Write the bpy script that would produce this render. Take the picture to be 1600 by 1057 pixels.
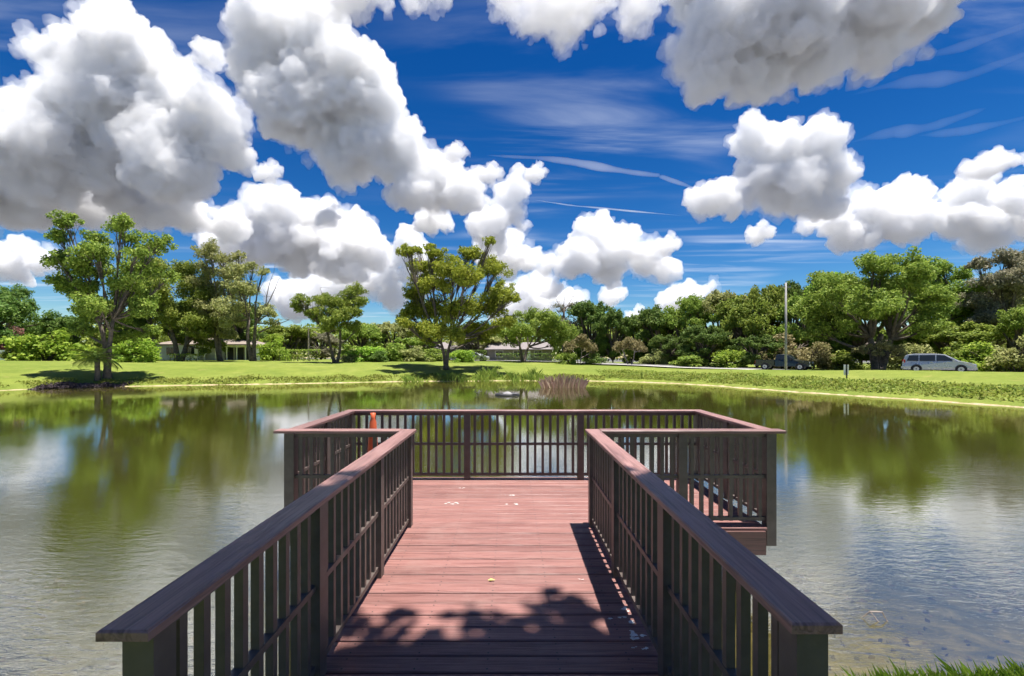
import bpy, bmesh, math, random
import numpy as np
from mathutils import Vector, noise as mnoise
R = math.radians
sc = bpy.context.scene
for o in list(bpy.data.objects): bpy.data.objects.remove(o)

# ---------------------------------------------------------------- camera
CZ = 1.752; F = 720.0; HX, HY = 797.0, 560.0
cam = bpy.data.cameras.new('camera'); camo = bpy.data.objects.new('camera', cam); sc.collection.objects.link(camo)
sc.camera = camo
camo.location = (0, 0, CZ); camo.rotation_euler = (R(90), 0, 0)
cam.sensor_width = 36; cam.lens = 16.2; cam.shift_y = .0197; cam.shift_x = .0019; cam.clip_start = .05; cam.clip_end = 80000
# ---------------------------------------------------------------- sky, sun, exposure
EL, AZ = R(80.5), R(92)
world = bpy.data.worlds.new('World'); sc.world = world; world.use_nodes = True
wn = world.node_tree; bg = wn.nodes['Background']; world.cycles.sampling_method = 'NONE'
sky = wn.nodes.new('ShaderNodeTexSky'); sky.sky_type = 'NISHITA'; sky.sun_disc = False
sky.sun_elevation = EL; sky.sun_rotation = AZ; sky.air_density = 1.0; sky.dust_density = 0.0; sky.ozone_density = 3.0
hsv = wn.nodes.new('ShaderNodeHueSaturation'); hsv.inputs['Saturation'].default_value = 1.38; hsv.inputs['Value'].default_value = 1.0
gm = wn.nodes.new('ShaderNodeGamma'); gm.inputs[1].default_value = 1.34
def vscale(src, f):
    n = wn.nodes.new('ShaderNodeVectorMath'); n.operation = 'SCALE'; n.inputs['Scale'].default_value = f; wn.links.new(src, n.inputs[0]); return n.outputs[0]
wn.links.new(sky.outputs[0], hsv.inputs['Color']); wn.links.new(vscale(hsv.outputs[0], .1), gm.inputs[0]); skyc = vscale(gm.outputs[0], 11.0)
# thin high cirrus: noise on a plane far overhead, drawn out along the wind
tc = wn.nodes.new('ShaderNodeTexCoord'); sep = wn.nodes.new('ShaderNodeSeparateXYZ'); wn.links.new(tc.outputs['Generated'], sep.inputs[0])
def wm(op, a, b=None, c=None):
    n = wn.nodes.new('ShaderNodeMath'); n.operation = op
    for i, v in enumerate((a, b, c)):
        if v is None: continue
        if isinstance(v, (int, float)): n.inputs[i].default_value = v
        else: wn.links.new(v, n.inputs[i])
    return n.outputs[0]
zz = wm('MAXIMUM', sep.outputs[2], .03)
cx = wm('DIVIDE', sep.outputs[0], zz); cy = wm('DIVIDE', sep.outputs[1], zz)
comb = wn.nodes.new('ShaderNodeCombineXYZ'); wn.links.new(cx, comb.inputs[0]); wn.links.new(cy, comb.inputs[1])
mp = wn.nodes.new('ShaderNodeMapping'); mp.inputs['Rotation'].default_value = (0, 0, R(62)); mp.inputs['Scale'].default_value = (.55, 2.6, 1)
wn.links.new(comb.outputs[0], mp.inputs[0])
cn = wn.nodes.new('ShaderNodeTexNoise'); cn.inputs['Scale'].default_value = 1.0; cn.inputs['Detail'].default_value = 8; cn.inputs['Roughness'].default_value = .55; cn.inputs['Distortion'].default_value = .6
wn.links.new(mp.outputs[0], cn.inputs['Vector'])
cm = wn.nodes.new('ShaderNodeTexNoise'); cm.inputs['Scale'].default_value = .62; cm.inputs['Detail'].default_value = 2
wn.links.new(comb.outputs[0], cm.inputs['Vector'])
def wramp(v, lo, hi):
    n = wn.nodes.new('ShaderNodeMapRange'); n.inputs[1].default_value = lo; n.inputs[2].default_value = hi; n.interpolation_type = 'SMOOTHSTEP'
    wn.links.new(v, n.inputs[0]); return n.outputs[0]
cfac = wm('MULTIPLY', wm('MULTIPLY', wramp(cn.outputs[0], .44, .80), wramp(cm.outputs[0], .38, .62)), .55)
mixc = wn.nodes.new('ShaderNodeMix'); mixc.data_type = 'RGBA'
mixc.inputs[7].default_value = (8.2, 8.8, 9.8, 1)
wn.links.new(cfac, mixc.inputs[0]); wn.links.new(skyc, mixc.inputs[6])
wn.links.new(mixc.outputs[2], bg.inputs[0]); bg.inputs[1].default_value = .054
sun = bpy.data.lights.new('sun', 'SUN'); sun.energy = 5.0; sun.angle = R(.5); sun.color = (1, .955, .89)
suno = bpy.data.objects.new('sun', sun); sc.collection.objects.link(suno)
sdir = Vector((math.sin(AZ)*math.cos(EL), math.cos(AZ)*math.cos(EL), math.sin(EL)))
suno.rotation_euler = sdir.to_track_quat('Z', 'Y').to_euler()
vs = sc.view_settings; vs.view_transform = 'Standard'; vs.look = 'None'; vs.exposure = 1.15; vs.gamma = 1; vs.use_curve_mapping = False
cy_ = sc.cycles
cy_.max_bounces = 16; cy_.diffuse_bounces = 3; cy_.glossy_bounces = 2; cy_.transmission_bounces = 4; cy_.volume_bounces = 10; cy_.transparent_max_bounces = 12
cy_.sample_clamp_indirect = 8; cy_.use_denoising = True; cy_.use_adaptive_sampling = True; cy_.adaptive_threshold = .035

# ---------------------------------------------------------------- helpers
def at(px, py, Y): return Vector(((px-HX)/F*Y, Y, CZ+(HY-py)/F*Y))
def lk(o, parent=None):
    sc.collection.objects.link(o)
    if parent is not None: o.parent = parent
    return o
def tag(o, label=None, cat=None, group=None, kind=None):
    if label: o['label'] = label
    if cat: o['category'] = cat
    if group: o['group'] = group
    if kind: o['kind'] = kind
    return o
def empty(name, loc, rz=0.0):
    o = bpy.data.objects.new(name, None); o.location = loc; o.rotation_euler = (0, 0, rz); o.empty_display_size = .2
    return lk(o)
def ob(name, me, mat=None, parent=None, loc=(0, 0, 0), rz=0.0):
    if mat is not None and len(me.materials) == 0: me.materials.append(mat)
    o = bpy.data.objects.new(name, me); o.location = loc; o.rotation_euler = (0, 0, rz)
    return lk(o, parent)
def np_mesh(name, V, Fq, smooth=False):
    V = np.asarray(V, dtype=np.float32); Fq = np.asarray(Fq, dtype=np.int32)
    me = bpy.data.meshes.new(name); k = Fq.shape[1]
    me.vertices.add(len(V)); me.vertices.foreach_set('co', V.ravel())
    me.loops.add(Fq.size); me.loops.foreach_set('vertex_index', Fq.ravel())
    me.polygons.add(len(Fq)); me.polygons.foreach_set('loop_start', np.arange(len(Fq), dtype=np.int32)*k)
    me.update(calc_edges=True)
    if smooth: me.polygons.foreach_set('use_smooth', np.ones(len(Fq), dtype=bool))
    return me
class MB:
    def __init__(s): s.v = []; s.f = []
    def box(s, a, b):
        x0, y0, z0 = a; x1, y1, z1 = b; n = len(s.v)
        s.v += [(x0,y0,z0),(x1,y0,z0),(x1,y1,z0),(x0,y1,z0),(x0,y0,z1),(x1,y0,z1),(x1,y1,z1),(x0,y1,z1)]
        s.f += [tuple(n+i for i in q) for q in ((0,3,2,1),(4,5,6,7),(0,1,5,4),(1,2,6,5),(2,3,7,6),(3,0,4,7))]
        return s
    def cbox(s, a, b, c=.004):
        """box with chamfered top edges"""
        x0, y0, z0 = a; x1, y1, z1 = b; n = len(s.v)
        s.v += [(x0,y0,z0),(x1,y0,z0),(x1,y1,z0),(x0,y1,z0),(x0,y0,z1-c),(x1,y0,z1-c),(x1,y1,z1-c),(x0,y1,z1-c),
                (x0+c,y0+c,z1),(x1-c,y0+c,z1),(x1-c,y1-c,z1),(x0+c,y1-c,z1)]
        s.f += [tuple(n+i for i in q) for q in ((0,3,2,1),(0,1,5,4),(1,2,6,5),(2,3,7,6),(3,0,4,7),(4,5,9,8),(5,6,10,9),(6,7,11,10),(7,4,8,11),(8,9,10,11))]
        return s
    def tube(s, pts, rad, n=6, cap=True):
        pts = [Vector(p) for p in pts]; base = len(s.v); m = len(pts)
        for i, p in enumerate(pts):
            t = (pts[min(i+1, m-1)]-pts[max(i-1, 0)]).normalized()
            a = Vector((1, 0, 0)) if abs(t.x) < .8 else Vector((0, 1, 0))
            u = t.cross(a).normalized(); w = t.cross(u)
            r = rad[i] if isinstance(rad, (list, tuple)) else rad
            for k in range(n):
                q = 2*math.pi*k/n
                s.v.append(tuple(p+(u*math.cos(q)+w*math.sin(q))*r))
        for i in range(m-1):
            for k in range(n):
                a = base+i*n+k; b = base+i*n+(k+1) % n
                s.f.append((a, b, b+n, a+n))
        if cap:
            s.f.append(tuple(base+k for k in range(n))[::-1]); s.f.append(tuple(base+(m-1)*n+k for k in range(n)))
        return s
    def prism(s, prof, y0, y1):
        """profile of (x, z) points pushed along y"""
        n = len(s.v); k = len(prof)
        s.v += [(x, y0, z) for x, z in prof]+[(x, y1, z) for x, z in prof]
        s.f.append(tuple(n+i for i in range(k))); s.f.append(tuple(n+k+i for i in range(k))[::-1])
        for i in range(k):
            j = (i+1) % k; s.f.append((n+i, n+k+i, n+k+j, n+j))
        return s
    def poly(s, pts):
        n = len(s.v); s.v += [tuple(p) for p in pts]; s.f.append(tuple(range(n, n+len(pts)))); return s
    def mesh(s, name, smooth=False):
        me = bpy.data.meshes.new(name); me.from_pydata([tuple(v) for v in s.v], [], s.f)
        bm = bmesh.new(); bm.from_mesh(me); bmesh.ops.recalc_face_normals(bm, faces=bm.faces); bm.to_mesh(me); bm.free()
        if smooth: me.polygons.foreach_set('use_smooth', [True]*len(me.polygons))
        return me
    def build(s, name, mat, parent=None, loc=(0, 0, 0), rz=0.0, smooth=False):
        return ob(name, s.mesh(name, smooth), mat, parent, loc, rz)

# ---------------------------------------------------------------- materials
def new_mat(name):
    m = bpy.data.materials.new(name); m.use_nodes = True; nt = m.node_tree
    return m, nt, nt.nodes['Principled BSDF']
def N(nt, t, **kw):
    n = nt.nodes.new(t)
    for k, v in kw.items():
        try: n.inputs[k].default_value = v
        except Exception: setattr(n, k, v)
    return n
def noise_(nt, scale, detail=4, vec=None, rough=.55, dist=0.0):
    n = N(nt, 'ShaderNodeTexNoise', Scale=scale, Detail=detail, Roughness=rough, Distortion=dist)
    if vec is not None: nt.links.new(vec, n.inputs['Vector'])
    return n.outputs[0]
def ramp(nt, v, stops):
    n = nt.nodes.new('ShaderNodeValToRGB'); cr = n.color_ramp
    while len(cr.elements) < len(stops): cr.elements.new(.5)
    for e, (p, c) in zip(cr.elements, stops): e.position = p; e.color = (*c, 1)
    nt.links.new(v, n.inputs[0]); return n.outputs[0]
def mixrgb(nt, f, a, b, mode='MIX'):
    n = nt.nodes.new('ShaderNodeMix'); n.data_type = 'RGBA'; n.blend_type = mode
    for i, v in ((0, f), (6, a), (7, b)):
        if hasattr(v, 'is_linked') or hasattr(v, 'links'): nt.links.new(v, n.inputs[i])
        elif i == 0: n.inputs[0].default_value = v
        else: n.inputs[i].default_value = (*v, 1)
    return n.outputs[2]
def maprange(nt, v, a, b, c=0., d=1.):
    n = nt.nodes.new('ShaderNodeMapRange'); n.inputs[1].default_value = a; n.inputs[2].default_value = b; n.inputs[3].default_value = c; n.inputs[4].default_value = d
    nt.links.new(v, n.inputs[0]); return n.outputs[0]
def math_(nt, op, a, b=0.0):
    n = nt.nodes.new('ShaderNodeMath'); n.operation = op
    for i, v in ((0, a), (1, b)):
        if isinstance(v, (int, float)): n.inputs[i].default_value = v
        else: nt.links.new(v, n.inputs[i])
    return n.outputs[0]
def bump(nt, p, h, strength=.3, dist=.01):
    b = nt.nodes.new('ShaderNodeBump'); b.inputs['Strength'].default_value = strength; b.inputs['Distance'].default_value = dist
    nt.links.new(h, b.inputs['Height']); nt.links.new(b.outputs[0], p.inputs['Normal']); return b
def mapping(nt, src='Object', scale=(1, 1, 1), rot=(0, 0, 0)):
    t = nt.nodes.new('ShaderNodeTexCoord'); m = nt.nodes.new('ShaderNodeMapping')
    m.inputs['Scale'].default_value = scale; m.inputs['Rotation'].default_value = rot
    nt.links.new(t.outputs[src], m.inputs[0]); return m.outputs[0]
def simple(name, col, rough=.6, var=.15, scale=6, metal=0., spec=.5):
    m, nt, p = new_mat(name); v = noise_(nt, scale, 5, mapping(nt))
    c = ramp(nt, v, [(.3, tuple(x*(1-var) for x in col)), (.7, tuple(min(1, x*(1+var)) for x in col))])
    nt.links.new(c, p.inputs['Base Color']); p.inputs['Roughness'].default_value = rough; p.inputs['Metallic'].default_value = metal
    p.inputs['Specular IOR Level'].default_value = spec
    return m
def wood(name, dark, light, axis, rough=.55, grainscale=1.0):
    """brown composite boards: long grain along the axis, each board its own tone"""
    m, nt, p = new_mat(name)
    info = nt.nodes.new('ShaderNodeObjectInfo')
    t = nt.nodes.new('ShaderNodeTexCoord'); add = nt.nodes.new('ShaderNodeVectorMath'); add.operation = 'ADD'
    sc_ = nt.nodes.new('ShaderNodeVectorMath'); sc_.operation = 'SCALE'; sc_.inputs[0].default_value = (13.7, 7.3, 3.1)
    nt.links.new(info.outputs['Random'], sc_.inputs['Scale'])
    nt.links.new(t.outputs['Object'], add.inputs[0]); nt.links.new(sc_.outputs[0], add.inputs[1])
    mpp = nt.nodes.new('ShaderNodeMapping'); s = [38, 38, 38]; s[axis] = 1.6
    mpp.inputs['Scale'].default_value = s; nt.links.new(add.outputs[0], mpp.inputs[0])
    g = noise_(nt, 1.0*grainscale, 6, mpp.outputs[0], .6, 1.2)
    b = noise_(nt, 1.3, 4, add.outputs[0], .6)
    c = ramp(nt, g, [(.32, dark), (.56, light)])
    c = mixrgb(nt, maprange(nt, b, .3, .7, 0, .35), c, tuple(x*.72 for x in light))
    hv = nt.nodes.new('ShaderNodeHueSaturation'); nt.links.new(c, hv.inputs['Color'])
    nt.links.new(maprange(nt, info.outputs['Random'], 0, 1, .78, 1.14), hv.inputs['Value'])
    nt.links.new(hv.outputs[0], p.inputs['Base Color'])
    nt.links.new(maprange(nt, b, .3, .7, rough-.12, rough+.12), p.inputs['Roughness'])
    bump(nt, p, g, .8, .006)
    return m
def weather(m, screws):
    nt = m.node_tree; p = nt.nodes['Principled BSDF']; src = p.inputs['Base Color'].links[0].from_socket
    geo = nt.nodes.new('ShaderNodeNewGeometry'); P_ = geo.outputs['Position']
    d = noise_(nt, 2.1, 7, P_, .68, .4); d2 = noise_(nt, 26, 4, P_, .7)
    c = mixrgb(nt, maprange(nt, d, .52, .72, 0, .28), src, (.30, .20, .175))
    c = mixrgb(nt, maprange(nt, d2, .64, .74, 0, .5), c, (.10, .05, .045))
    if screws:
        t = nt.nodes.new('ShaderNodeTexCoord'); sp = nt.nodes.new('ShaderNodeSeparateXYZ'); nt.links.new(t.outputs['Object'], sp.inputs[0])
        fx = math_(nt, 'PINGPONG', math_(nt, 'ADD', sp.outputs[0], .13), .205); fy = math_(nt, 'ABSOLUTE', math_(nt, 'SUBTRACT', math_(nt, 'ABSOLUTE', sp.outputs[1]), .042))
        r2 = math_(nt, 'ADD', math_(nt, 'MULTIPLY', fx, fx), math_(nt, 'MULTIPLY', fy, fy))
        c = mixrgb(nt, math_(nt, 'LESS_THAN', r2, .0058**2), c, (.035, .028, .026))
    nt.links.new(c, p.inputs['Base Color'])
M = {}
M['deck'] = wood('deck_board', (.12, .045, .038), (.255, .12, .103), 0)
M['capx'] = wood('cap_board_x', (.10, .047, .043), (.265, .142, .127), 0, .5)
M['capy'] = wood('cap_board_y', (.10, .047, .043), (.265, .142, .127), 1, .5)
weather(M['deck'], True); weather(M['capx'], False)
M['rail'] = simple('rail_paint', (.092, .073, .063), .5, .25, 9)
M['fascia'] = wood('fascia_board', (.07, .032, .028), (.13, .06, .052), 0)
M['pile'] = simple('pile_wood', (.07, .055, .045), .85, .4, 5)
M['white'] = simple('white_paint', (.75, .75, .73), .5, .06)
M['bark'] = simple('bark', (.11, .088, .07), .95, .55, 3.5)
M['barkpale'] = simple('pale_bark', (.30, .25, .21), .9, .45, 3.5)
def bark_bump(m):
    nt = m.node_tree; p = nt.nodes['Principled BSDF']; bump(nt, p, noise_(nt, 1.0, 5, mapping(nt, 'Object', (9, 9, 2))), .8, .06)
bark_bump(M['bark']); bark_bump(M['barkpale'])
def leafmat(name, dark, mid, light, trans=.35):
    m = bpy.data.materials.new(name); m.use_nodes = True; nt = m.node_tree; nt.nodes.clear()
    out = nt.nodes.new('ShaderNodeOutputMaterial'); geo = nt.nodes.new('ShaderNodeNewGeometry'); info = nt.nodes.new('ShaderNodeObjectInfo')
    big = noise_(nt, .55, 3, geo.outputs['Position'])
    v = math_(nt, 'ADD', math_(nt, 'MULTIPLY', geo.outputs['Random Per Island'], .55), math_(nt, 'MULTIPLY', big, .5))
    c = ramp(nt, v, [(.15, dark), (.5, mid), (.9, light)])
    hv = nt.nodes.new('ShaderNodeHueSaturation'); nt.links.new(c, hv.inputs['Color'])
    nt.links.new(maprange(nt, info.outputs['Random'], 0, 1, .478, .503), hv.inputs['Hue'])
    nt.links.new(maprange(nt, info.outputs['Random'], 0, 1, .85, 1.15), hv.inputs['Value'])
    p = nt.nodes.new('ShaderNodeBsdfPrincipled'); p.inputs['Roughness'].default_value = .6; p.inputs['Specular IOR Level'].default_value = .16
    nt.links.new(hv.outputs[0], p.inputs['Base Color'])
    tr = nt.nodes.new('ShaderNodeBsdfTranslucent'); nt.links.new(hv.outputs[0], tr.inputs[0])
    mx = nt.nodes.new('ShaderNodeMixShader'); mx.inputs[0].default_value = trans
    nt.links.new(p.outputs[0], mx.inputs[1]); nt.links.new(tr.outputs[0], mx.inputs[2]); nt.links.new(mx.outputs[0], out.inputs[0])
    return m
L = {
 'mid': leafmat('leaf_mid', (0.103, 0.173, 0.028), (0.196, 0.288, 0.046), (0.346, 0.415, 0.080)),
 'dark': leafmat('leaf_dark', (0.050, 0.103, 0.023), (0.103, 0.185, 0.037), (0.196, 0.265, 0.060)),
 'yellow': leafmat('leaf_yellow_green', (.12, .165, .018), (.23, .265, .03), (.38, .38, .055), .42),
 'olive': leafmat('leaf_olive', (0.173, 0.208, 0.070), (0.300, 0.334, 0.115), (0.484, 0.484, 0.196)),
 'grey': leafmat('leaf_grey', (0.152, 0.161, 0.100), (0.252, 0.252, 0.152), (0.396, 0.360, 0.252)),
 'tan': leafmat('leaf_tan', (0.163, 0.163, 0.062), (0.263, 0.250, 0.100), (0.400, 0.350, 0.175)),
 'pink': leafmat('leaf_pink', (0.176, 0.088, 0.066), (0.308, 0.165, 0.132), (0.396, 0.242, 0.187)),
 'bright': leafmat('leaf_bright', (0.115, 0.230, 0.028), (0.230, 0.391, 0.046), (0.415, 0.550, 0.080), .4),
 'reed': leafmat('reed', (.24, .15, .11), (.38, .26, .20), (.42, .38, .20), .35),
 'cover': leafmat('ground_cover_leaf', (0.120, 0.180, 0.025), (0.210, 0.270, 0.045), (0.340, 0.370, 0.090), .45),
 'litter': leafmat('leaf_litter', (0.100, 0.060, 0.030), (0.300, 0.200, 0.090), (0.500, 0.400, 0.220), .1),
 'brush': leafmat('dark_brush', (0.030, 0.020, 0.025), (0.060, 0.045, 0.050), (0.120, 0.090, 0.090), .1),
 'grass': leafmat('grass_blade', (0.077, 0.154, 0.013), (0.143, 0.264, 0.022), (0.264, 0.363, 0.055), .4),
}
# ---------------------------------------------------------------- terrain
WL = -.65
SHORE = [(-38.3,34.6),(-35.6,36.8),(-32.6,39.3),(-28.4,41),(-23.2,42),(-18.3,44.3),(-12.8,46.7),(-6.5,48),(.2,49),(7,49),(13.2,46.7),(17.3,41),(18.7,36),
         (21.2,30.3),(23,27.4),(24.1,24.7),(25,22.4),(26,16),(24,9),(17,5),(9,3.55),(4.5,3.45),(2.6,3.38),(1.6,3.0),(.6,2.0),(-1.0,1.55),(-2.4,1.7),(-5,2.2),(-10,3.6),(-20,8),(-32,17),(-38.5,27)]
def chaikin(P, n=2):
    for _ in range(n):
        Q = []
        for i in range(len(P)):
            a = P[i]; b = P[(i+1) % len(P)]
            Q += [(a[0]*.75+b[0]*.25, a[1]*.75+b[1]*.25), (a[0]*.25+b[0]*.75, a[1]*.25+b[1]*.75)]
        P = Q
    return P
SP = np.array(chaikin(SHORE))
def sdist(X, Y):
    """distance to the shoreline, negative in the pond"""
    P = np.stack([X.ravel(), Y.ravel()], 1); best = np.full(len(P), 1e9); inside = np.zeros(len(P), bool)
    for i in range(len(SP)):
        a = SP[i]; b = SP[(i+1) % len(SP)]; d = b-a
        t = np.clip(((P-a)@d)/(d@d), 0, 1); q = a+t[:, None]*d
        best = np.minimum(best, np.hypot(P[:, 0]-q[:, 0], P[:, 1]-q[:, 1]))
        c = (a[1] > P[:, 1]) != (b[1] > P[:, 1])
        with np.errstate(divide='ignore', invalid='ignore'):
            xi = (b[0]-a[0])*(P[:, 1]-a[1])/(b[1]-a[1])+a[0]
        inside ^= c & (P[:, 0] < xi)
    return np.where(inside, -best, best).reshape(X.shape)
def height(X, Y):
    X = np.asarray(X, float); Y = np.asarray(Y, float)
    s = sdist(X, Y)
    s = s+np.where(Y > 10, .16*np.sin(X*1.9+Y*.7)+.14*np.sin(X*.83-Y*1.1+2)+.10*np.sin(X*4.1+Y*3.3), 0)   # an uneven waterline
    zf = np.interp(X, [-70, -8, 5, 18, 30, 60], [1.45, 1.30, 1.15, .88, .42, .32])
    near = np.clip((Y-6)/14, 0, 1); zf = zf*near+(-.16)*(1-near)
    cv = np.interp(s, [0, .6, 1.5, 4, 8, 14, 22], [0, .12, .2, .45, .68, .88, 1])
    z = WL+(zf-WL)*cv
    rd = (X+Y-82.7)/math.sqrt(2)                          # signed distance to the road's centre line
    crest = np.clip((X-20)/10, 0, 1)*.42*np.exp(-((rd+7.5)/2.6)**2)
    z = z+crest
    z = np.where(s < 0, WL-.02-np.minimum(1.7, .22*np.abs(s)**.9), z)
    w = np.sin(X*.37+1.3)*np.cos(Y*.31)*.05+np.sin(X*.11)*np.sin(Y*.17+.5)*.06
    return z+np.where(s > 3, w*np.clip((s-3)/6, 0, 1)*near, 0)
def hz(x, y): return float(height(np.array([x]), np.array([y]))[0])
def grid_axis(lo, hi, fine_lo, fine_hi, st, far):
    a = list(np.arange(fine_lo, fine_hi+1e-6, st)); g = st; v = fine_hi; b = []
    while v < hi: g *= 1.5; v += g; b.append(min(v, hi))
    g = st; v = fine_lo; c = []
    while v > lo: g *= 1.5; v -= g; c.append(max(v, lo))
    return np.array(c[::-1]+a+b)
gx = grid_axis(-25000, 25000, -75, 75, .7, 0); gy = grid_axis(-25000, 25000, -8, 110, .7, 0)
GX, GY = np.meshgrid(gx, gy); GZ = height(GX, GY)
nx, ny = len(gx), len(gy); idx = np.arange(nx*ny).reshape(ny, nx)
Fq = np.stack([idx[:-1, :-1].ravel(), idx[:-1, 1:].ravel(), idx[1:, 1:].ravel(), idx[1:, :-1].ravel()], 1)
gme = np_mesh('ground', np.stack([GX.ravel(), GY.ravel(), GZ.ravel()], 1), Fq, True)
m, nt, p = new_mat('ground'); geo = nt.nodes.new('ShaderNodeNewGeometry'); sp = nt.nodes.new('ShaderNodeSeparateXYZ'); nt.links.new(geo.outputs['Position'], sp.inputs[0])
P_ = geo.outputs['Position']
n1 = noise_(nt, .12, 4, P_); n2 = noise_(nt, 1.4, 5, P_); n3 = noise_(nt, 14, 3, P_)
g = ramp(nt, n1, [(.3, (.11, .16, .024)), (.5, (.16, .20, .033)), (.7, (.215, .235, .055))])
g = mixrgb(nt, maprange(nt, n2, .35, .7, 0, .6), g, (.095, .135, .018))
g = mixrgb(nt, maprange(nt, noise_(nt, .38, 6, P_, .65, .5), .46, .66, 0, .6), g, (.075, .12, .016))
g = mixrgb(nt, maprange(nt, noise_(nt, .8, 5, P_, .6), .62, .75, 0, .55), g, (.27, .22, .08))
g = mixrgb(nt, maprange(nt, n3, .4, .75, 0, .4), g, (.24, .24, .065))
sand = ramp(nt, noise_(nt, 5, 6, P_), [(.3, (.30, .22, .13)), (.6, (.47, .37, .24))])
bed = ramp(nt, noise_(nt, 3.2, 6, P_, .65, .8), [(.28, (.10, .085, .03)), (.5, (.26, .20, .09)), (.68, (.47, .36, .19))])
zn = math_(nt, 'ADD', sp.outputs[2], math_(nt, 'MULTIPLY', math_(nt, 'SUBTRACT', n2, .5), .16))
c = mixrgb(nt, maprange(nt, zn, -.635, -.59), sand, g)
c = mixrgb(nt, maprange(nt, sp.outputs[2], -.72, -.66), bed, c)
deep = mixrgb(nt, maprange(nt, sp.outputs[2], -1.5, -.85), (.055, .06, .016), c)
ln = nt.nodes.new('ShaderNodeVectorMath'); ln.operation = 'LENGTH'; nt.links.new(P_, ln.inputs[0])
deep = mixrgb(nt, maprange(nt, ln.outputs['Value'], 130, 220), deep, ramp(nt, noise_(nt, .004, 5, P_), [(.35, (.065, .068, .066)), (.65, (.15, .145, .15))]))   # woods and roofs of the town beyond
nt.links.new(deep, p.inputs['Base Color']); p.inputs['Roughness'].default_value = .9; p.inputs['Specular IOR Level'].default_value = .1
bump(nt, p, math_(nt, 'ADD', n3, n2), .6, .06)
tag(ob('ground', gme, m), kind='structure')
# water
m = bpy.data.materials.new('water'); m.use_nodes = True; nt = m.node_tree; nt.nodes.clear(); out = nt.nodes.new('ShaderNodeOutputMaterial')
geo = nt.nodes.new('ShaderNodeNewGeometry'); P_ = geo.outputs['Position']
def wmap(scale, rot):
    q = nt.nodes.new('ShaderNodeMapping'); q.inputs['Scale'].default_value = scale; q.inputs['Rotation'].default_value = (0, 0, R(rot)); nt.links.new(P_, q.inputs[0]); return q.outputs[0]
r1 = noise_(nt, 1.0, 3, wmap((3.2, 9.5, 1), 24), .5, .5); r2 = noise_(nt, 1.0, 4, wmap((12, 30, 1), -16), .55, .6); r3 = noise_(nt, .16, 3, P_)
sy = nt.nodes.new('ShaderNodeSeparateXYZ'); nt.links.new(P_, sy.inputs[0])
calm = math_(nt, 'MULTIPLY', maprange(nt, r3, .38, .60, .30, 1.0), maprange(nt, sy.outputs[1], 5, 16, 1.0, .2))   # the far side lies in the lee of the trees
h = math_(nt, 'MULTIPLY', math_(nt, 'ADD', r1, math_(nt, 'MULTIPLY', r2, .45)), calm)
bp = nt.nodes.new('ShaderNodeBump'); bp.inputs['Strength'].default_value = .5; bp.inputs['Distance'].default_value = .012; nt.links.new(h, bp.inputs['Height'])
gl = nt.nodes.new('ShaderNodeBsdfGlossy'); gl.inputs['Color'].default_value = (.97, .97, .97, 1); gl.inputs['Roughness'].default_value = .012; nt.links.new(bp.outputs[0], gl.inputs['Normal'])
tr = nt.nodes.new('ShaderNodeBsdfTransparent'); tr.inputs[0].default_value = (.80, .82, .62, 1)
df = nt.nodes.new('ShaderNodeBsdfDiffuse'); df.inputs[0].default_value = (.115, .115, .02, 1)
body = nt.nodes.new('ShaderNodeMixShader'); body.inputs[0].default_value = .24; nt.links.new(tr.outputs[0], body.inputs[1]); nt.links.new(df.outputs[0], body.inputs[2])
fr = nt.nodes.new('ShaderNodeFresnel'); fr.inputs['IOR'].default_value = 2.8; nt.links.new(bp.outputs[0], fr.inputs['Normal'])
mx = nt.nodes.new('ShaderNodeMixShader'); nt.links.new(maprange(nt, fr.outputs[0], 0, 1, .26, 1.0), mx.inputs[0]); nt.links.new(body.outputs[0], mx.inputs[1]); nt.links.new(gl.outputs[0], mx.inputs[2])
nt.links.new(mx.outputs[0], out.inputs[0])
wme = MB().poly([(-46, 0, WL), (34, 0, WL), (34, 56, WL), (-46, 56, WL)]).mesh('pond_water')
tag(ob('pond_water', wme, m), kind='structure')
# road and pavement
def strip(name, d0, d1, dz, mat):
    V = []; Fs = []
    ts = np.arange(-100, 62, 2.0)
    for i, t in enumerate(ts):
        for d in (d0, d1):
            x = 41.35+(-t)*-.7071+d*.7071; y = 41.35-t*.7071+d*.7071
            V.append((x, y, hz(41.35+t*.7071-.0, 41.35-t*.7071)+dz))
        if i: Fs.append((2*i-2, 2*i-1, 2*i+1, 2*i))
    return tag(ob(name, np_mesh(name, V, Fs), mat), kind='structure')
M['asphalt'] = simple('asphalt', (.16, .155, .15), .9, .2, 2.5); M['concrete'] = simple('concrete', (.46, .44, .40), .85, .12, 1.5)
strip('road', -3.2, 3.2, .09, M['asphalt'])
strip('sidewalk', -4.9, -3.2, .14, M['concrete'])

# ---------------------------------------------------------------- the pier
pier = tag(empty('fishing_pier', (0, 0, 0)), 'reddish brown boardwalk pier with dark railings widening to a platform over the pond', 'pier')
PITCH = .146; XL, XR = -1.16, .96; PX0, PX1 = -2.24, 2.66; PY0, PY1 = 4.72, 6.80
def board_mesh(x0, x1, seed):
    r = random.Random(seed); b = MB(); b.cbox((x0, -.0675, -.028), (x1, .0675, r.uniform(-.002, .002)), .006); return b.mesh('deck_board')
wb = [board_mesh(XL, XR, i) for i in range(4)]; pb = [board_mesh(PX0, PX1, 9+i) for i in range(4)]
y = PY1-PITCH/2; i = 0
while y > .2:
    o = ob('deck_board', (pb if y > PY0 else wb)[i % 4], M['deck'], pier, (0, y, 0)); o.rotation_euler = (0, 0, random.Random(i).uniform(-.0008, .0008))
    y -= PITCH; i += 1
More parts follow.
